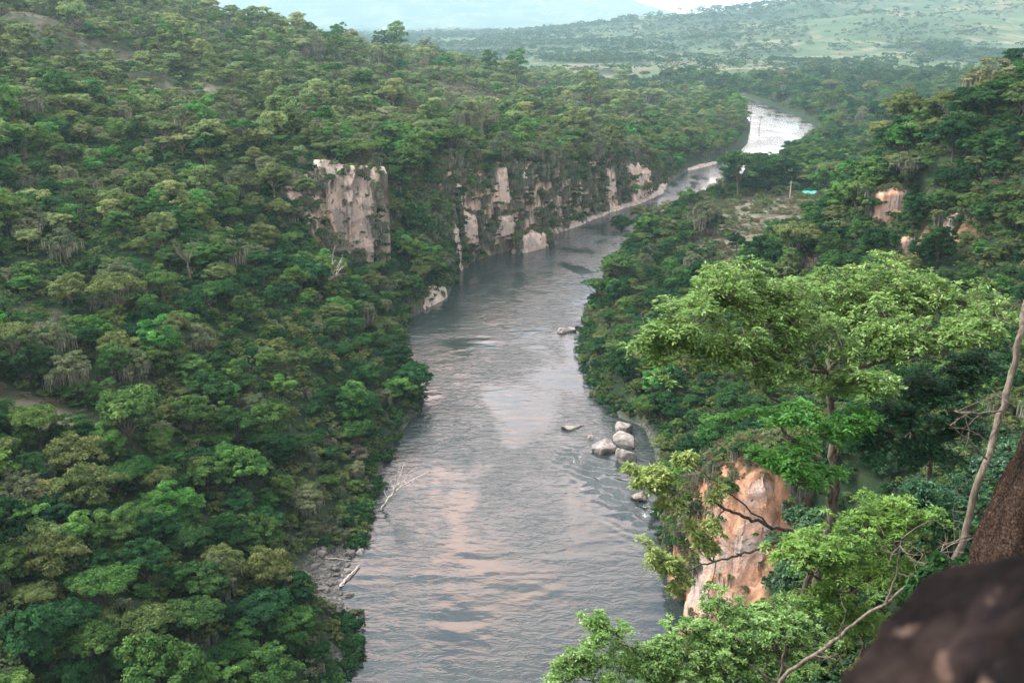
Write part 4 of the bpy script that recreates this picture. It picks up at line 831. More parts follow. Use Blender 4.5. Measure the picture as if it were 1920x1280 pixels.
# ------------------------------------------------------------------ foreground trees, shaped limb by limb
def atY(px, py, Y):
    """reading aid: the world point at distance Y seen in that direction from the viewpoint (kept as plain coordinates below)"""
    c, s = math.cos(PITCH), math.sin(PITCH); u = (px - 960) / 1884; v = (py - 640) / 1884; t = Y / (c - v * s)
    return np.array([u * t, Y, CAMZ - (s + v * c) * t])
def curve(a, b, rg, bend=.12, n=6, sag=0):
    a, b = np.array(a, float), np.array(b, float); L = np.linalg.norm(b - a); o = rg.normal(0, bend * L, 3); t = np.linspace(0, 1, n)[:, None]
    return a + (b - a) * t + o * np.sin(t * np.pi) * .6 + rg.normal(0, bend * L * .12, (n, 3)) * np.sin(t * np.pi) - np.array([0, 0, sag * L]) * np.sin(t * np.pi)
def rosettes(C, D, rg, nleaf=9, nlet=5, ll=.26, lw=.10, rach=.42, droop=.6):
    """whorls of compound leaves at the branch tips C, pointing along D"""
    n = len(C); k = nleaf; A = rg.uniform(0, 6.28, (n, k)) + np.arange(k) * 2.4
    D = unit(D); t1 = unit(np.cross(D, np.array([.31, .2, .9]) + 0 * D)); t2 = np.cross(D, t1)
    el_ = rg.uniform(-.25, .9, (n, k))
    R_ = (np.cos(A)[..., None] * t1[:, None] + np.sin(A)[..., None] * t2[:, None]) * np.cos(el_)[..., None] + D[:, None] * np.sin(el_)[..., None]
    ln = rach * rg.uniform(.6, 1.2, (n, k)) * rg.uniform(.7, 1.2, (n, 1)); R_ = R_.reshape(-1, 3); ln = ln.reshape(-1); C0 = np.repeat(C, k, 0)
    P = []; Dr = []; vv = []; vr = np.repeat(rg.random(n), k); vl = rg.random(n * k)
    side = unit(np.cross(R_, np.array([0, 0, 1.]) + 0 * R_))
    for j in range(nlet):
        f = (j // 2 + 1) / ((nlet + 1) // 2); sg = 0 if j == nlet - 1 else (1 if j % 2 else -1)
        p = C0 + R_ * (ln * f)[:, None] - np.array([0, 0, 1.]) * (ln * droop * f * f * .6)[:, None]
        dv = unit(R_ * .8 + side * sg * .85 + rg.normal(0, .12, R_.shape) - np.array([0, 0, droop * (.25 + .5 * f)]))
        P.append(p + dv * ll * .45); Dr.append(dv); vv.append(.5 + .34 * (vr - .5) + .45 * (vl - .5) + rg.normal(0, .08, len(p)))
    P = np.concatenate(P); Dr = np.concatenate(Dr); vv = np.concatenate(vv)
    Nn = unit(np.array([0, 0, 1.]) + rg.normal(0, .35, P.shape))
    s = rg.uniform(.7, 1.2, len(P)); V, Q = leaves(P, Nn, ll * s, lw * s, rg, 0, Dr, .18)
    return V, Q, np.clip(vv, 0, 1)
def fg_tree(name, label, base, limbs_, clusters, mat, bark, seed, cat='tree', group=None, ll=.26, lw=.10, rach=.42, nleaf=9, nlet=5, tr=.2, twigr=.022, bare=0, dens=1.9, zs=1.15):
    """limbs_: list of (points, r0, r1); clusters: (centre, (rx, ry, rz), n) whose tips are joined to the nearest limb"""
    rg = np.random.default_rng(seed); base = np.array(base, float); mb = MB(); node = []; nrad = []; clusters = [(c, (r[0] * 1.08, r[1] * 1.08, r[2] * zs), int(n * dens)) for c, r, n in clusters]
    for pts, r0, r1 in limbs_:
        pts = np.array(pts, float); seg = np.linspace(0, 1, len(pts)); tt = np.linspace(0, 1, len(pts) * 5); pp = np.stack([np.interp(tt, seg, pts[:, i]) for i in range(3)], 1)
        for _ in range(2): pp[1:-1] = (pp[:-2] + pp[1:-1] * 2 + pp[2:]) / 4
        pp[1:-1] += rg.normal(0, .05 + .1 * r0, pp[1:-1].shape); rr = np.linspace(r0, r1, len(pp)); mb.tube(pp - base, rr, 8, rg.random())
        node.append(pp); nrad.append(rr)
    node = np.concatenate(node); nrad = np.concatenate(nrad); tips = []; dirs = []
    for c, rad, n in clusters:
        c = np.array(c, float); rad = np.array(rad, float)
        hubs = []
        nh = max(3, n // 6)
        for q in range(nh):
            d = unit(rg.normal(size=3)); d[2] = abs(d[2]) * .9 - .15; p = c + d * rad * rg.uniform(.3, 1.05)
            i = np.argmin(np.linalg.norm(node - p, axis=1) + .3 * np.abs(node[:, 2] - p[2]) * (node[:, 2] > p[2])); cv = curve(node[i], p, rg, .13, 7, .04)
            mb.tube(cv - base, np.linspace(min(nrad[i] * .7, twigr * 2.4), twigr, 7), 6, rg.random()); hubs.append((p, cv)); 
        for q in range(n):
            p, cv = hubs[rg.integers(nh)]; s_ = cv[rg.integers(3, 7)]
            d = unit(rg.normal(size=3)); d[2] = abs(d[2]) * .8 - .05; e = s_ + d * rad.mean() * rg.uniform(.12, .5)
            e = c + (e - c) * min(1, 1.3 / (1e-6 + np.linalg.norm((e - c) / rad)) ) if np.linalg.norm((e - c) / rad) > 1.35 else e
            w = curve(s_, e, rg, .1, 4); mb.tube(w - base, np.linspace(twigr * .8, twigr * .35, 4), 4, rg.random())
            if rg.random() >= bare: tips.append(e); dirs.append(unit(e - s_) * .6 + np.array([0, 0, .6]))
    o = empty(name, base, label, cat, group)
    add('trunk', mb.mesh('trunk', bark, True), o)
    if tips:
        V, Q, v = rosettes(np.array(tips) - base, np.array(dirs), rg, nleaf, nlet, ll, lw, rach); add('foliage', mesh_np('foliage', V, Q, mat, False, {'v': ('FACE', v)}), o)
    return o
def gz(x, y): return float(height(np.array([float(x)]), np.array([float(y)]))[0])
bA = (17.6, 50, gz(17.6, 50) - .3); Fk = atY(1552, 700, 49.5)
A = lambda a, b, c: atY(a, b, c)
fg_tree('broadleaf_tree', 'big spreading foreground tree with light green drooping leaf whorls and wide bare limbs', bA,
 [([bA, A(1568, 900, 50), A(1560, 790, 50), Fk], .27, .17), ([Fk, A(1500, 640, 48), A(1440, 600, 47), A(1370, 560, 46)], .13, .05), ([Fk, A(1590, 640, 50), A(1660, 590, 51), A(1740, 570, 51)], .13, .05),
  ([Fk, A(1480, 690, 46.5), A(1380, 670, 44.5), A(1270, 650, 43.5)], .11, .04), ([A(1562, 830, 50), A(1500, 780, 48), A(1440, 740, 46), A(1400, 700, 45)], .12, .05), ([Fk, A(1650, 680, 47), A(1750, 660, 46), A(1850, 640, 46)], .11, .04),
  ([Fk, A(1560, 620, 52), A(1550, 560, 53)], .11, .05), ([Fk, A(1620, 700, 45), A(1680, 740, 43.5)], .08, .03)],
 [(A(1260, 650, 43.5), (1.7, 1.6, 1.3), 50), (A(1340, 590, 45), (2.2, 2.2, 1.4), 64), (A(1370, 530, 47), (1.6, 1.8, .8), 26), (A(1450, 590, 47), (2.4, 2.2, 1.5), 66), (A(1560, 560, 51), (2.8, 2.4, 1.3), 62), (A(1400, 670, 44.5), (1.9, 1.6, 1.2), 44),
  (A(1650, 500, 54), (1.6, 1.5, .7), 22), (A(1660, 570, 51), (2.8, 2.4, 1.5), 66), (A(1760, 580, 50), (2.6, 2.4, 1.5), 56), (A(1540, 650, 46.5), (2.2, 1.8, 1.2), 44), (A(1680, 660, 46.5), (2.6, 2.0, 1.2), 56), (A(1800, 640, 46), (2.2, 1.8, 1.5), 42), (A(1470, 720, 45), (1.5, 1.5, .9), 22), (A(1620, 740, 44), (1.6, 1.5, .9), 30), (A(1210,690,43), (1.0,1.0,.8), 14), (A(1310, 690, 43.5), (1.3, 1.3, .8), 20), (A(1480, 640, 46), (2.0, 1.6, 1.0), 34), (A(1600, 620, 48), (2.2, 1.8, 1.0), 40), (A(1860, 590, 48), (1.6, 1.5, 1.0), 24), (A(1570, 740, 48), (1.6, 1.5, 1.0), 24), (A(1530, 800, 47), (1.2, 1.3, .8), 14)],
 LM['near'], BARK, 1, zs=1.85, dens=1.8, ll=.27, lw=.10, rach=.40, nleaf=9)
bB = (15.2, 45, gz(15.2, 45) - .3)
fg_tree('broadleaf_tree', 'yellow-green tree with a forked brown trunk standing in front of the big spreading tree', bB,
 [([bB, A(1560, 960, 44), A(1555, 890, 43.5)], .22, .16), ([A(1555, 890, 43.5), A(1520, 850, 43), A(1470, 810, 42), A(1450, 780, 42)], .12, .04), ([A(1556, 890, 43.5), A(1575, 840, 43.5), A(1590, 790, 43.5)], .12, .04), ([A(1557, 930, 43.7), A(1490, 900, 42), A(1460, 880, 41.5)], .08, .03)],
 [(A(1470, 780, 42), (1.4, 1.3, .9), 34), (A(1480, 870, 41.6), (1.5, 1.3, .9), 40), (A(1560, 820, 43), (1.5, 1.3, .9), 34), (A(1630, 800, 43.5), (1.3, 1.3, 1.0), 24), (A(1540, 900, 42), (1.2, 1.2, .7), 20)],
 LM['nearlime'], BARK, 2, ll=.27, lw=.10, rach=.32)
bC = (14.6, 37.5, gz(14.6, 37.5) - .3)
fg_tree('broadleaf_tree', 'bright lime leafed tree beside the dead grey branch at lower right', bC,
 [([bC, A(1620, 1230, 37.5), A(1600, 1120, 37.5), A(1590, 1060, 37.5)], .14, .08), ([A(1600, 1140, 37.5), A(1540, 1090, 36.5), A(1500, 1060, 36)], .07, .03), ([A(1600, 1120, 37.5), A(1660, 1050, 37), A(1700, 1000, 37)], .07, .03)],
 [(A(1530, 1040, 36.3), (1.5, 1.4, 1.0), 46), (A(1600, 980, 37.5), (1.6, 1.4, 1.0), 46), (A(1690, 970, 38), (1.4, 1.4, 1.0), 36), (A(1620, 1080, 36.5), (1.8, 1.4, 1.0), 50), (A(1550, 1150, 36), (1.4, 1.3, 1.0), 36), (A(1700, 1090, 37), (1.2, 1.3, 1.0), 26), (A(1620, 1190, 36), (1.5, 1.3, 1.0), 34)],
 LM['nearlime'], BARKD, 3, ll=.21, lw=.08, rach=.30)
bD = (6.3, 33.5, gz(6.3, 33.5) - .3)
fg_tree('broadleaf_tree', 'leafy green tree top rising from the bottom edge in front of the river', bD,
 [([bD, A(1290, 1400, 33.5), A(1290, 1290, 33.5)], .16, .10), ([A(1290, 1340, 33.5), A(1230, 1270, 33), A(1180, 1210, 32.5), A(1120, 1170, 32.5)], .07, .02), ([A(1290, 1300, 33.5), A(1340, 1230, 33.5), A(1360, 1180, 33.5)], .07, .03), ([A(1290, 1330, 33.5), A(1400, 1270, 33), A(1440, 1220, 33)], .07, .03), ([A(1290, 1390, 33.5), A(1150, 1310, 32.5), A(1060, 1240, 32)], .06, .02)],
 [(A(1130, 1200, 32.5), (.9, 1.0, 1.1), 26), (A(1110, 1260, 32), (1.2, 1.1, .7), 34), (A(1200, 1250, 32.7), (1.3, 1.2, .9), 50), (A(1270, 1200, 33.3), (1.1, 1.2, .9), 40), (A(1340, 1230, 33), (1.3, 1.2, 1.0), 50), (A(1420, 1180, 33.8), (1.2, 1.2, 1.0), 44), (A(1450, 1260, 33), (1.4, 1.2, .9), 46), (A(1350, 1120, 34.5), (.8, .9, .5), 12), (A(1050, 1280, 31.8), (.8, .8, .6), 14), (A(1520,1220,34), (1.3,1.2,1.0), 34), (A(1280,1290,32), (2.0,1.3,.7), 50), (A(1400,1240,33.5), (1.5,1.3,1.0), 40), (A(1480,1150,35), (1.3,1.2,1.0), 34), (A(1120,1165,32.8), (.5,.6,.5), 8)],
 LM['near'], BARKD, 4, ll=.17, lw=.07, rach=.26)
bE = (24.5, 52, gz(24.5, 52) - .3)
fg_tree('broadleaf_tree', 'shady dark green tree to the right of the big spreading tree', bE,
 [([bE, A(1745, 860, 51), A(1740, 760, 50.5)], .2, .12), ([A(1740, 780, 50.5), A(1680, 720, 50), A(1640, 690, 49)], .08, .03), ([A(1742, 770, 50.5), A(1800, 720, 51), A(1840, 680, 51)], .08, .03), ([A(1745, 830, 51), A(1690, 800, 49), A(1640, 780, 48)], .08, .03), ([A(1745, 800, 51), A(1780, 780, 49), A(1840, 760, 49)], .07, .03)],
 [(A(1690, 780, 48.5), (1.8, 1.6, 1.2), 50), (A(1760, 740, 50), (2.0, 1.6, 1.4), 56), (A(1830, 700, 51), (1.8, 1.6, 1.4), 42), (A(1640, 850, 48), (1.4, 1.4, 1.0), 34), (A(1730, 860, 49), (1.8, 1.5, 1.2), 46), (A(1810, 820, 49), (1.5, 1.4, 1.4), 36)],
 LM['neardark'], BARK, 5, ll=.28, lw=.11, rach=.36)
bF = (14.5, 46.5, gz(14.5, 46.5) - .3)
fg_tree('leaning_tree', 'two crooked dark limbs reaching left across the orange bluff with leaf tufts at their ends', bF,
 [([bF, A(1535, 1040, 46), A(1500, 1003, 46)], .16, .13), ([A(1500, 1003, 46), A(1440, 985, 45.5), A(1390, 965, 45), A(1330, 940, 44.5), A(1285, 935, 44), A(1240, 915, 44)], .11, .03), ([A(1510, 1012, 46), A(1440, 1018, 45), A(1400, 1035, 44.5), A(1370, 1045, 44), A(1310, 1060, 44), A(1270, 1085, 43.5)], .09, .03), ([A(1440,985,45.5),A(1340,900,45),A(1290,870,45)],.05,.02)],
 [(A(1215, 900, 44), (1.2, 1.0, .7), 36), (A(1290, 865, 45), (.8, .8, .45), 15), (A(1190, 885, 44), (.8, .8, .5), 14), (A(1250, 950, 44), (.7, .7, .5), 9), (A(1310, 1010, 43.8), (.9, .8, .6), 20), (A(1250, 1060, 43.5), (.8, .8, .8), 18), (A(1215, 1025, 43.5), (.7, .7, .35), 9), (A(1270, 1110, 43.5), (.5, .6, .6), 10), (A(1340, 925, 44.6), (.4, .4, .3), 5)],
 LM['near'], BARKD, 6, 'tree', ll=.27, lw=.10, rach=.34)
bG = (20.5, 41, gz(20.5, 41) - .3)
fg_tree('broadleaf_tree', 'dark leafy tree in the shaded gully left of the leaning bare trunk', bG,
 [([bG, A(1790, 1120, 41), A(1780, 1000, 41)], .12, .06), ([A(1785, 1040, 41), A(1740, 960, 40.5), A(1720, 930, 40.5)], .06, .02)],
 [(A(1770, 980, 41), (1.5, 1.4, 1.2), 40), (A(1720, 930, 41), (1.2, 1.2, 1.0), 30), (A(1800, 1060, 40), (1.5, 1.4, 1.2), 36), (A(1830, 940, 42), (1.3, 1.3, 1.2), 30)],
 LM['neardark'], BARKD, 7, ll=.22, lw=.085, rach=.3)
# bare leaning trunk, dead branch
def bare(name, label, cat, base, limbs_, bark, seed, twigs=0, tw=(.35, 1.2), tr_=.015):
    rg = np.random.default_rng(seed); base = np.array(base, float); mb = MB()
    for pts, r0, r1 in limbs_:
        pts = np.array(pts, float); seg = np.linspace(0, 1, len(pts)); tt = np.linspace(0, 1, len(pts) * 4); pp = np.stack([np.interp(tt, seg, pts[:, i]) for i in range(3)], 1)
        pp[1:-1] = (pp[:-2] + pp[1:-1] * 2 + pp[2:]) / 4; pp[1:-1] += rg.normal(0, r0 * .35, pp[1:-1].shape); mb.tube(pp - base, np.linspace(r0, r1, len(pp)), 8)
        for q in range(twigs):
            i = rg.integers(len(pp) // 3, len(pp)); d = unit(rg.normal(size=3) + np.array([0, 0, .3])); L_ = rg.uniform(*tw); e = pp[i] + d * L_; cv = curve(pp[i], e, rg, .1, 5); mb.tube(cv - base, np.linspace(tr_ * 1.4, tr_ * .5, 5), 5)
            for z in range(3): e2 = cv[rg.integers(2, 5)]; mb.tube(curve(e2, e2 + unit(rg.normal(size=3)) * L_ * .5, rg, .12, 4) - base, np.linspace(tr_ * .8, tr_ * .3, 4), 4)
    me = mb.mesh(name, bark, True)
    return tag(add(name, me, loc=base), label, cat)
bare('leaning_tree', 'long slender grey trunk leaning left in front of the dark gully beside the near rock', 'dead tree', A(1780, 1090, 24), [([A(1770, 1180, 24), A(1800, 1030, 24), A(1838, 900, 24), A(1872, 790, 24.5), A(1895, 700, 25), A(1912, 630, 25), A(1935, 520, 26)], .10, .075), ([A(1878, 770, 24.5), A(1830, 775, 23.5), A(1790, 770, 23)], .03, .012), ([A(1850, 860, 24), A(1800, 810, 23.5), A(1770, 790, 23)], .028, .012)], BARK, 11, 3, (.5, 1.3), .012)
bare('dead_branch', 'dead grey branch with a fan of bare twigs rising in front of the blurred rock', 'dead tree', (3.4, 17.5, gz(3.4, 17.5)), [([(3.4, 17.5, gz(3.4, 17.5)), A(1380, 1480, 18), A(1465, 1265, 18), A(1530, 1225, 18), A(1600, 1170, 18.2), A(1660, 1130, 18.4), A(1720, 1085, 18.6), A(1760, 1070, 18.8)], .055, .02), ([A(1660, 1130, 18.4), A(1680, 1080, 18.4), A(1690, 1010, 18.4)], .03, .01), ([A(1700, 1100, 18.5), A(1750, 1040, 18.8), A(1800, 1010, 19)], .03, .01)], BARK, 12, 9, (.3, .9), .009)
bare('fallen_branch', 'pale forked branch sticking out of the leaves at the bottom edge', 'dead branch', A(1462, 1290, 26), [([A(1470, 1330, 26), A(1462, 1270, 26), A(1472, 1205, 26)], .07, .03), ([A(1465, 1285, 26), A(1430, 1262, 26), A(1405, 1245, 26)], .06, .03)], BARKD, 13, 2, (.3, .7), .012)
# near rocks
p = A(2222, 1120, 10.5)
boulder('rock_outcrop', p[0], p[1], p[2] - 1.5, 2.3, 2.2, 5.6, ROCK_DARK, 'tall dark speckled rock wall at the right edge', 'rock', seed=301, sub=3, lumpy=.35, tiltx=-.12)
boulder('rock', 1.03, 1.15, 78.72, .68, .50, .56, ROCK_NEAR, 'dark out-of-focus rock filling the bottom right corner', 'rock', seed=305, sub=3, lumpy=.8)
p = A(1800, 1085, 14); o = add('mossy_shrub', BUSH['bush_dark'][0], loc=(p[0], p[1], p[2] - .9)); o.scale = (.85, .85, 1.3); tag(o, 'small fine-leaved green shrub squeezed between the leaning trunk and the blurred rock', 'shrub')
# ------------------------------------------------------------------ distinct bare and pale trees on the slopes
def dead_tree(x, y, h, seed, label, lean=0, spread=.5, mat=BARKW, nl=5):
    z = gz(x, y); rg = np.random.default_rng(seed); b = np.array([x, y, z - .3]); f = b + [lean * h * .3, 0, h * .45]; L_ = [([b, (b + f) / 2 + rg.normal(0, .15, 3), f], .26, .17)]
    for q in range(nl):
        a = rg.uniform(0, 6.28); e = f + np.array([math.cos(a) * spread * h + lean * h * .4, math.sin(a) * spread * h, h * rg.uniform(.2, .55)]); L_.append(([f, (f + e) / 2 + rg.normal(0, .3, 3) - [0, 0, .3], e], .13, .035))
    return bare('dead_tree', label, 'dead tree', b, L_, mat, seed, 4, (.8, 2.0), .03)
dead_tree(-45, 238, 13, 21, 'bare white dead tree standing among dense green crowns left of the first river bend', spread=.32)
dead_tree(-23, 156, 9, 22, 'bare white branches reaching out over the water from the left bank above the gravel', lean=1.0, spread=.3)
dead_tree(-68, 206, 11, 23, 'pale bare tree near the middle of the left slope', spread=.3, mat=BARK)
dead_tree(-90, 385, 11, 24, 'thin bare grey tree on the slope above the tall blocky cliff', spread=.3, mat=BARK)
dead_tree(98, 262, 11, 25, 'thin pale trunk with sparse branches above the orange scars on the right spur', spread=.2, mat=BARK)
dead_tree(33, 222, 9, 26, 'flat-topped bare brown tree on the right bank opposite the midstream boulders', spread=.6, mat=BARK, nl=9)
def log(x, y, L_, a, r, label, mat=BARKW, name='driftwood_log'):
    z = gz(x, y); d = np.array([math.cos(a), math.sin(a)]) * L_ / 2; p0 = (x - d[0], y - d[1], max(gz(x - d[0], y - d[1]), 0) + r); p1 = (x + d[0], y + d[1], max(gz(x + d[0], y + d[1]), 0) + r * 1.3)
    bare(name, label, 'log', (x, y, z), [([p0, ((p0[0] + p1[0]) / 2, (p0[1] + p1[1]) / 2, max(z, (p0[2] + p1[2]) / 2) + r), p1], r, r * .6), ([p0, (p0[0] + .6, p0[1] - .5, p0[2] + .5), (p0[0] + .9, p0[1] - 1.0, p0[2] + .9)], r * .6, r * .3)], mat, int(abs(x * 10)), 0)
log(-24.5, 134, 6.5, 1.25, .16, 'bleached driftwood log lying on the grey stones of the left bank')
log(-27, 138, 4.0, .3, .10, 'short thin driftwood stick on the upper end of the stony left bank')
log(98, 398, 9, .15, .35, 'long pale log lying across the bare terrace on the right bank')
log(80, 372, 6, .9, .25, 'shorter pale log near the front of the bare terrace', BARK)
def pole(x, y, h, r, label, name='pole'):
    z = gz(x, y); mb = MB(); mb.tube([(0, 0, -.3), (.02, 0, h * .5), (0, 0, h)], [r, r * .9, r * .7], 8); tag(add(name, mb.mesh(name, BARKW, True), loc=(x, y, z)), label, 'pole')
pole(121, 436, 7.5, .22, 'pale upright pole beside the turquoise tarp on the terrace')
pole(252, 660, 9, .3, 'thin white pole in the valley fields beyond the right spur')
# turquoise tarp shelter
def plain(name, c, rough=.8, spec=.2):
    m = newmat(name); t = m.node_tree; n = N(t, 'ShaderNodeTexNoise'); n.inputs['Scale'].default_value = 1.3; r = ramp(t, n.outputs[0], [(.3, tuple(q * .8 for q in c)), (.7, c)])
    p = N(t, 'ShaderNodeBsdfPrincipled'); p.inputs['Roughness'].default_value = rough; t.links.new(r.outputs[0], p.inputs['Base Color']); o = N(t, 'ShaderNodeOutputMaterial'); t.links.new(p.outputs[0], o.inputs[0]); return m
TARP = plain('tarp_turquoise', (.03, .26, .21)); WALL = plain('plaster_white', (.74, .73, .70)); ROOF = plain('roof_clay', (.34, .20, .14))
x, y = 131, 440; z = gz(x, y); e = empty('tarp_shelter', (x, y, z), 'turquoise tarp shelter at the far edge of the bare terrace on the right bank', 'tarp')
u_ = np.linspace(-1, 1, 13); X, Y = np.meshgrid(u_ * 4.0, u_ * 2.4); Z = 2.3 - np.abs(Y) * .45 - .25 * np.cos(X * .9) ** 2 * (1 - (Y / 2.4) ** 2); ii = np.arange(12)[:, None] * 13 + np.arange(12)[None]
add('tarp', mesh_np('tarp', np.stack([X, Y, Z], -1).reshape(-1, 3), np.stack([ii, ii + 1, ii + 14, ii + 13], -1).reshape(-1, 4), TARP, True), e)
for sx in (-4, 4):
    for sy in (-2.2, 2.2): mb = MB(); mb.tube([(sx, sy, -.3), (sx, sy, 1.35)], [.07, .06], 6); add('post', mb.mesh('post', BARKW), e)
# palms by the far bend
def palm(x, y, h, seed, label):
    rg = np.random.default_rng(seed); e = empty('palm_tree', (x, y, gz(x, y) - .3), label, 'palm', 'palms at the far river bend'); mb = MB(); top = np.array([rg.normal(0, .4), rg.normal(0, .4), h]); mb.tube(curve((0, 0, 0), top, rg, .02, 6), np.linspace(.3, .18, 6), 7); add('trunk', mb.mesh('trunk', BARK, True), e)
    C = []; D_ = []; vv = []
    for k in range(22):
        a = k * 2.4; el_ = rg.uniform(-.2, 1.1); d = np.array([math.cos(a) * math.cos(el_), math.sin(a) * math.cos(el_), math.sin(el_)]); L_ = rg.uniform(2.6, 3.6); sd = unit(np.cross(d, [0, 0, 1.]))
        for t in np.linspace(.15, 1, 16):
            p = top + d * L_ * t - np.array([0, 0, 1]) * L_ * .55 * t * t
            for s in (-1, 1): dv = unit(sd * s + d * .5 - np.array([0, 0, .7])); C.append(p + dv * .35); D_.append(dv); vv.append(rg.random())
    C = np.array(C); V, Q = leaves(C, np.tile([0, 0, 1.], (len(C), 1)), .85, .16, rg, 0, np.array(D_), .1); add('fronds', mesh_np('fronds', V, Q, LM['olive'], False, {'v': ('FACE', vv)}), e)
palm(189, 812, 20, 1, 'tallest palm with pale fronds on the wooded point by the far river bend')
palm(183, 800, 15, 2, 'shorter left palm on the wooded point by the far river bend')
palm(192, 795, 12, 3, 'lowest palm at the water side of the wooded point by the far river bend')
# white buildings of the far town
def house(x, y, wx, wy, h, label, rot=0, nw=4):
    e = empty('building', (x, y, gz(x, y)), label, 'building', rz=rot)
    def bx(nm, cx, cy, cz, sx, sy, sz, m, par):
        bm = bmesh.new(); bmesh.ops.create_cube(bm, size=1); bmesh.ops.scale(bm, vec=(sx, sy, sz), verts=bm.verts); bmesh.ops.translate(bm, vec=(cx, cy, cz), verts=bm.verts); bmesh.ops.bevel(bm, geom=list(bm.edges), offset=.08, segments=1, affect='EDGES'); me = bpy.data.meshes.new(nm); bm.to_mesh(me); bm.free(); me.materials.append(m); return add(nm, me, par)
    bx('wall', 0, 0, h / 2 - 1, wx, wy, h + 2, WALL, e)
    me = bpy.data.meshes.new('roof'); a, b = wx / 2 + 1, wy / 2 + 1; me.from_pydata([(-a, -b, h), (a, -b, h), (a, b, h), (-a, b, h), (-a, 0, h + wy * .22), (a, 0, h + wy * .22)], [], [(0, 1, 5, 4), (2, 3, 4, 5), (0, 4, 3), (1, 2, 5), (0, 3, 2, 1)]); me.materials.append(WALL if h > 18 else ROOF); add('roof', me, e)
    for k in range(nw): bx('window', -wx * .4 + wx * .8 * k / max(1, nw - 1), -wy / 2 - .03, h * .55, 1.6, .3, 1.8, BARKD, e)
for args in [(-855, 7050, 22, 14, 40, 'tallest white block of the far town, leftmost on the misty plain'), (-795, 7000, 56, 20, 20, 'wide low white building right of the tallest block in the far town'), (-730, 7100, 60, 22, 12, 'long pale building in the middle of the far town'), (-640, 7200, 90, 24, 12, 'longest whitish shed row at the right of the far town'), (-480, 6900, 30, 18, 16, 'small white house standing alone at the right end of the far town'), (-900, 7300, 50, 20, 12, 'low pale building at the left end of the far town')]: house(*args)
# lattice mast on the far right hillside
mz = gz(1110, 2250); mb = MB()
for sx, sy in ((-1, -1), (1, -1), (1, 1), (-1, 1)): mb.tube([(sx * 3, sy * 3, -1), (sx * .5, sy * .5, 62)], [.45, .25], 5)
for k in range(9):
    a = k * 6.5; b = a + 6.5; wa = 3 - 2.5 * a / 62; wb = 3 - 2.5 * b / 62
    for s in (-1, 1): mb.tube([(s * wa, -wa, a), (-s * wb, -wb, b)], [.18, .18], 4); mb.tube([(-wa, s * wa, a), (-wb, -s * wb, b)], [.18, .18], 4)
mb.tube([(-7, 0, 52), (7, 0, 52)], [.25, .25], 4); mb.tube([(-5, 0, 58), (5, 0, 58)], [.25, .25], 4)
tag(add('lattice_mast', mb.mesh('lattice_mast', plain('steel_grey', (.3, .3, .3))), loc=(1110, 2250, mz)), 'tall thin lattice mast on the hazy hillside at upper right', 'pylon')
# ------------------------------------------------------------------ labels that single out each individual tree
LAND = [('the tall blocky cliff', 668, 370), ('the orange bluff', 1370, 1000), ('the boulder pile', 1150, 840), ('the midstream boulder pair', 1068, 618), ('the stony left shore', 650, 1080), ('the bare earth patch', 190, 730),
 ('the first left river bend', 770, 600), ('the pink buttress', 865, 470), ('the broad far cliff', 1190, 335), ('the bare terrace', 1430, 410), ('the orange scar', 1670, 385), ('the far river bend', 1470, 230), ('the turquoise tarp', 1495, 352),
 ('the big spreading tree', 1540, 600), ('the upper left corner', 40, 40), ('the middle of the left edge', 20, 480), ('the bottom left corner', 40, 1240), ('the yellow-flowered tree', 170, 1090), ('the white dead tree', 650, 590), ('the left hill crest', 620, 60),
 ('the scrubby upper clearing', 400, 190), ('the right spur top', 1860, 160), ('the branches over the water', 740, 900), ('the leaning bare trunk', 1860, 830), ('the left centre of the slope', 330, 480), ('the palms', 1380, 225), ('the lower left treetops', 380, 900)]
ADJ = {'dark': 'dark green', 'mid': 'medium green', 'bright': 'bright green', 'olive': 'olive green', 'grey': 'grey-green moss-hung', 'brown': 'leafless pinkish-brown', 'yellow': 'yellow-flowering', 'orange': 'orange-tinged', 'neardark': 'deep green large-leaved', 'sage': 'pale sage-green'}
FRM = {'dome': 'round-crowned', 'tall': 'tall-crowned', 'flat': 'flat-topped', 'bush': 'low'}
ORD = ['closest', 'second closest', 'third closest', 'fourth closest', 'fifth closest', 'sixth closest', 'seventh closest', 'eighth closest', 'ninth closest', 'tenth closest', 'eleventh closest', 'twelfth closest']
grp = {}
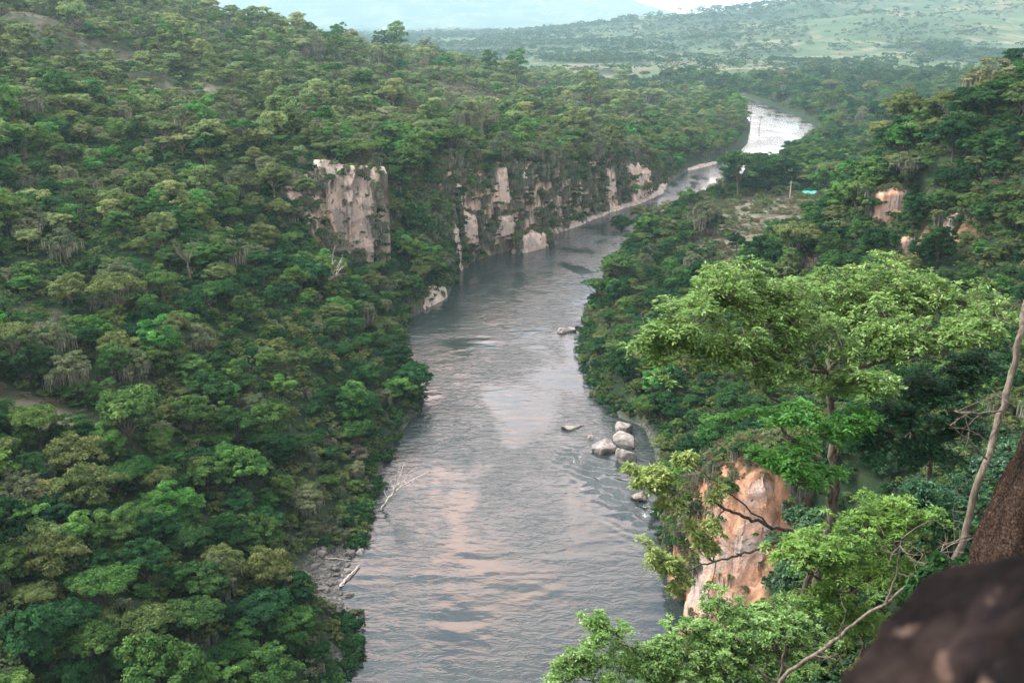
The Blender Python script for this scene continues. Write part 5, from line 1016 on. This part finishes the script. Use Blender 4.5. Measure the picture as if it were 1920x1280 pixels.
for it in SOLO:
    o, lk, form, px, py, r, vz = it
    j = min(range(len(LAND)), key=lambda q: math.hypot(px - LAND[q][1], py - LAND[q][2])); dx, dy = px - LAND[j][1], py - LAND[j][2]
    dr_ = ('right of' if dx > 0 else 'left of') if abs(dx) > abs(dy) else ('below' if dy > 0 else 'above')
    grp.setdefault((j, dr_, lk, form), []).append((math.hypot(dx, dy), it))
for (j, dr_, lk, form), l in grp.items():
    l.sort(key=lambda a: a[0])
    for q, (d, it) in enumerate(l):
        o = it[0]; tail = LAND[j][0]
        if len(l) == 1: s_ = '%s %s tree %s %s' % (ADJ[lk], FRM[form], dr_, tail)
        else: s_ = '%s %s tree, %s %s %s' % (ADJ[lk], FRM[form], ORD[min(q, 11)], {'right of': 'on the right of', 'left of': 'on the left of'}.get(dr_, dr_), tail)
        if lk == 'brown': s_ = s_.replace('leafless pinkish-brown ' + FRM[form], 'leafless pinkish-brown')
        tag(o, s_, 'dead tree' if lk == 'brown' else 'tree', 'trees on the river slopes')
# shore rocks look alike in their stretch of shore
for o, s in SR:
    y = o.location.y; where = 'lower end' if y < 128 else ('middle' if y < 141 else 'upper end'); wet = o.location.x > xl(y) - 1
    pale = o.data.materials[0] == ROCK_GREY
    tag(o, '%s %s rock %s at the %s of the stony left shore' % ('large' if s > 1.0 else 'small', 'pale' if pale else 'dark', 'by the waterline' if wet else 'among loose stones', where), 'rock', 'rocks on the stony left shore')
# ------------------------------------------------------------------ haze
def haze(dens, colr, x0=-9800, x1=9800, y0=-270, y1=16300, z0=-4, z1=760):
    V = [(x, y, z) for x in (x0, x1) for y in (y0, y1) for z in (z0, z1)]; F = [(0,1,3,2),(4,6,7,5),(0,4,5,1),(2,3,7,6),(0,2,6,4),(1,5,7,3)]
    m = newmat('haze_air'); t = m.node_tree; v = N(t, 'ShaderNodeVolumePrincipled'); v.inputs['Density'].default_value = dens; v.inputs['Color'].default_value = (*colr, 1); v.inputs['Anisotropy'].default_value = .2
    o = N(t, 'ShaderNodeOutputMaterial'); t.links.new(v.outputs[0], o.inputs['Volume'])
    me = bpy.data.meshes.new('haze'); me.from_pydata(V, [], F); me.materials.append(m); me.update()
    return tag(add('haze', me), kind='stuff')
haze(1.15e-4, (.42, .67, .75))
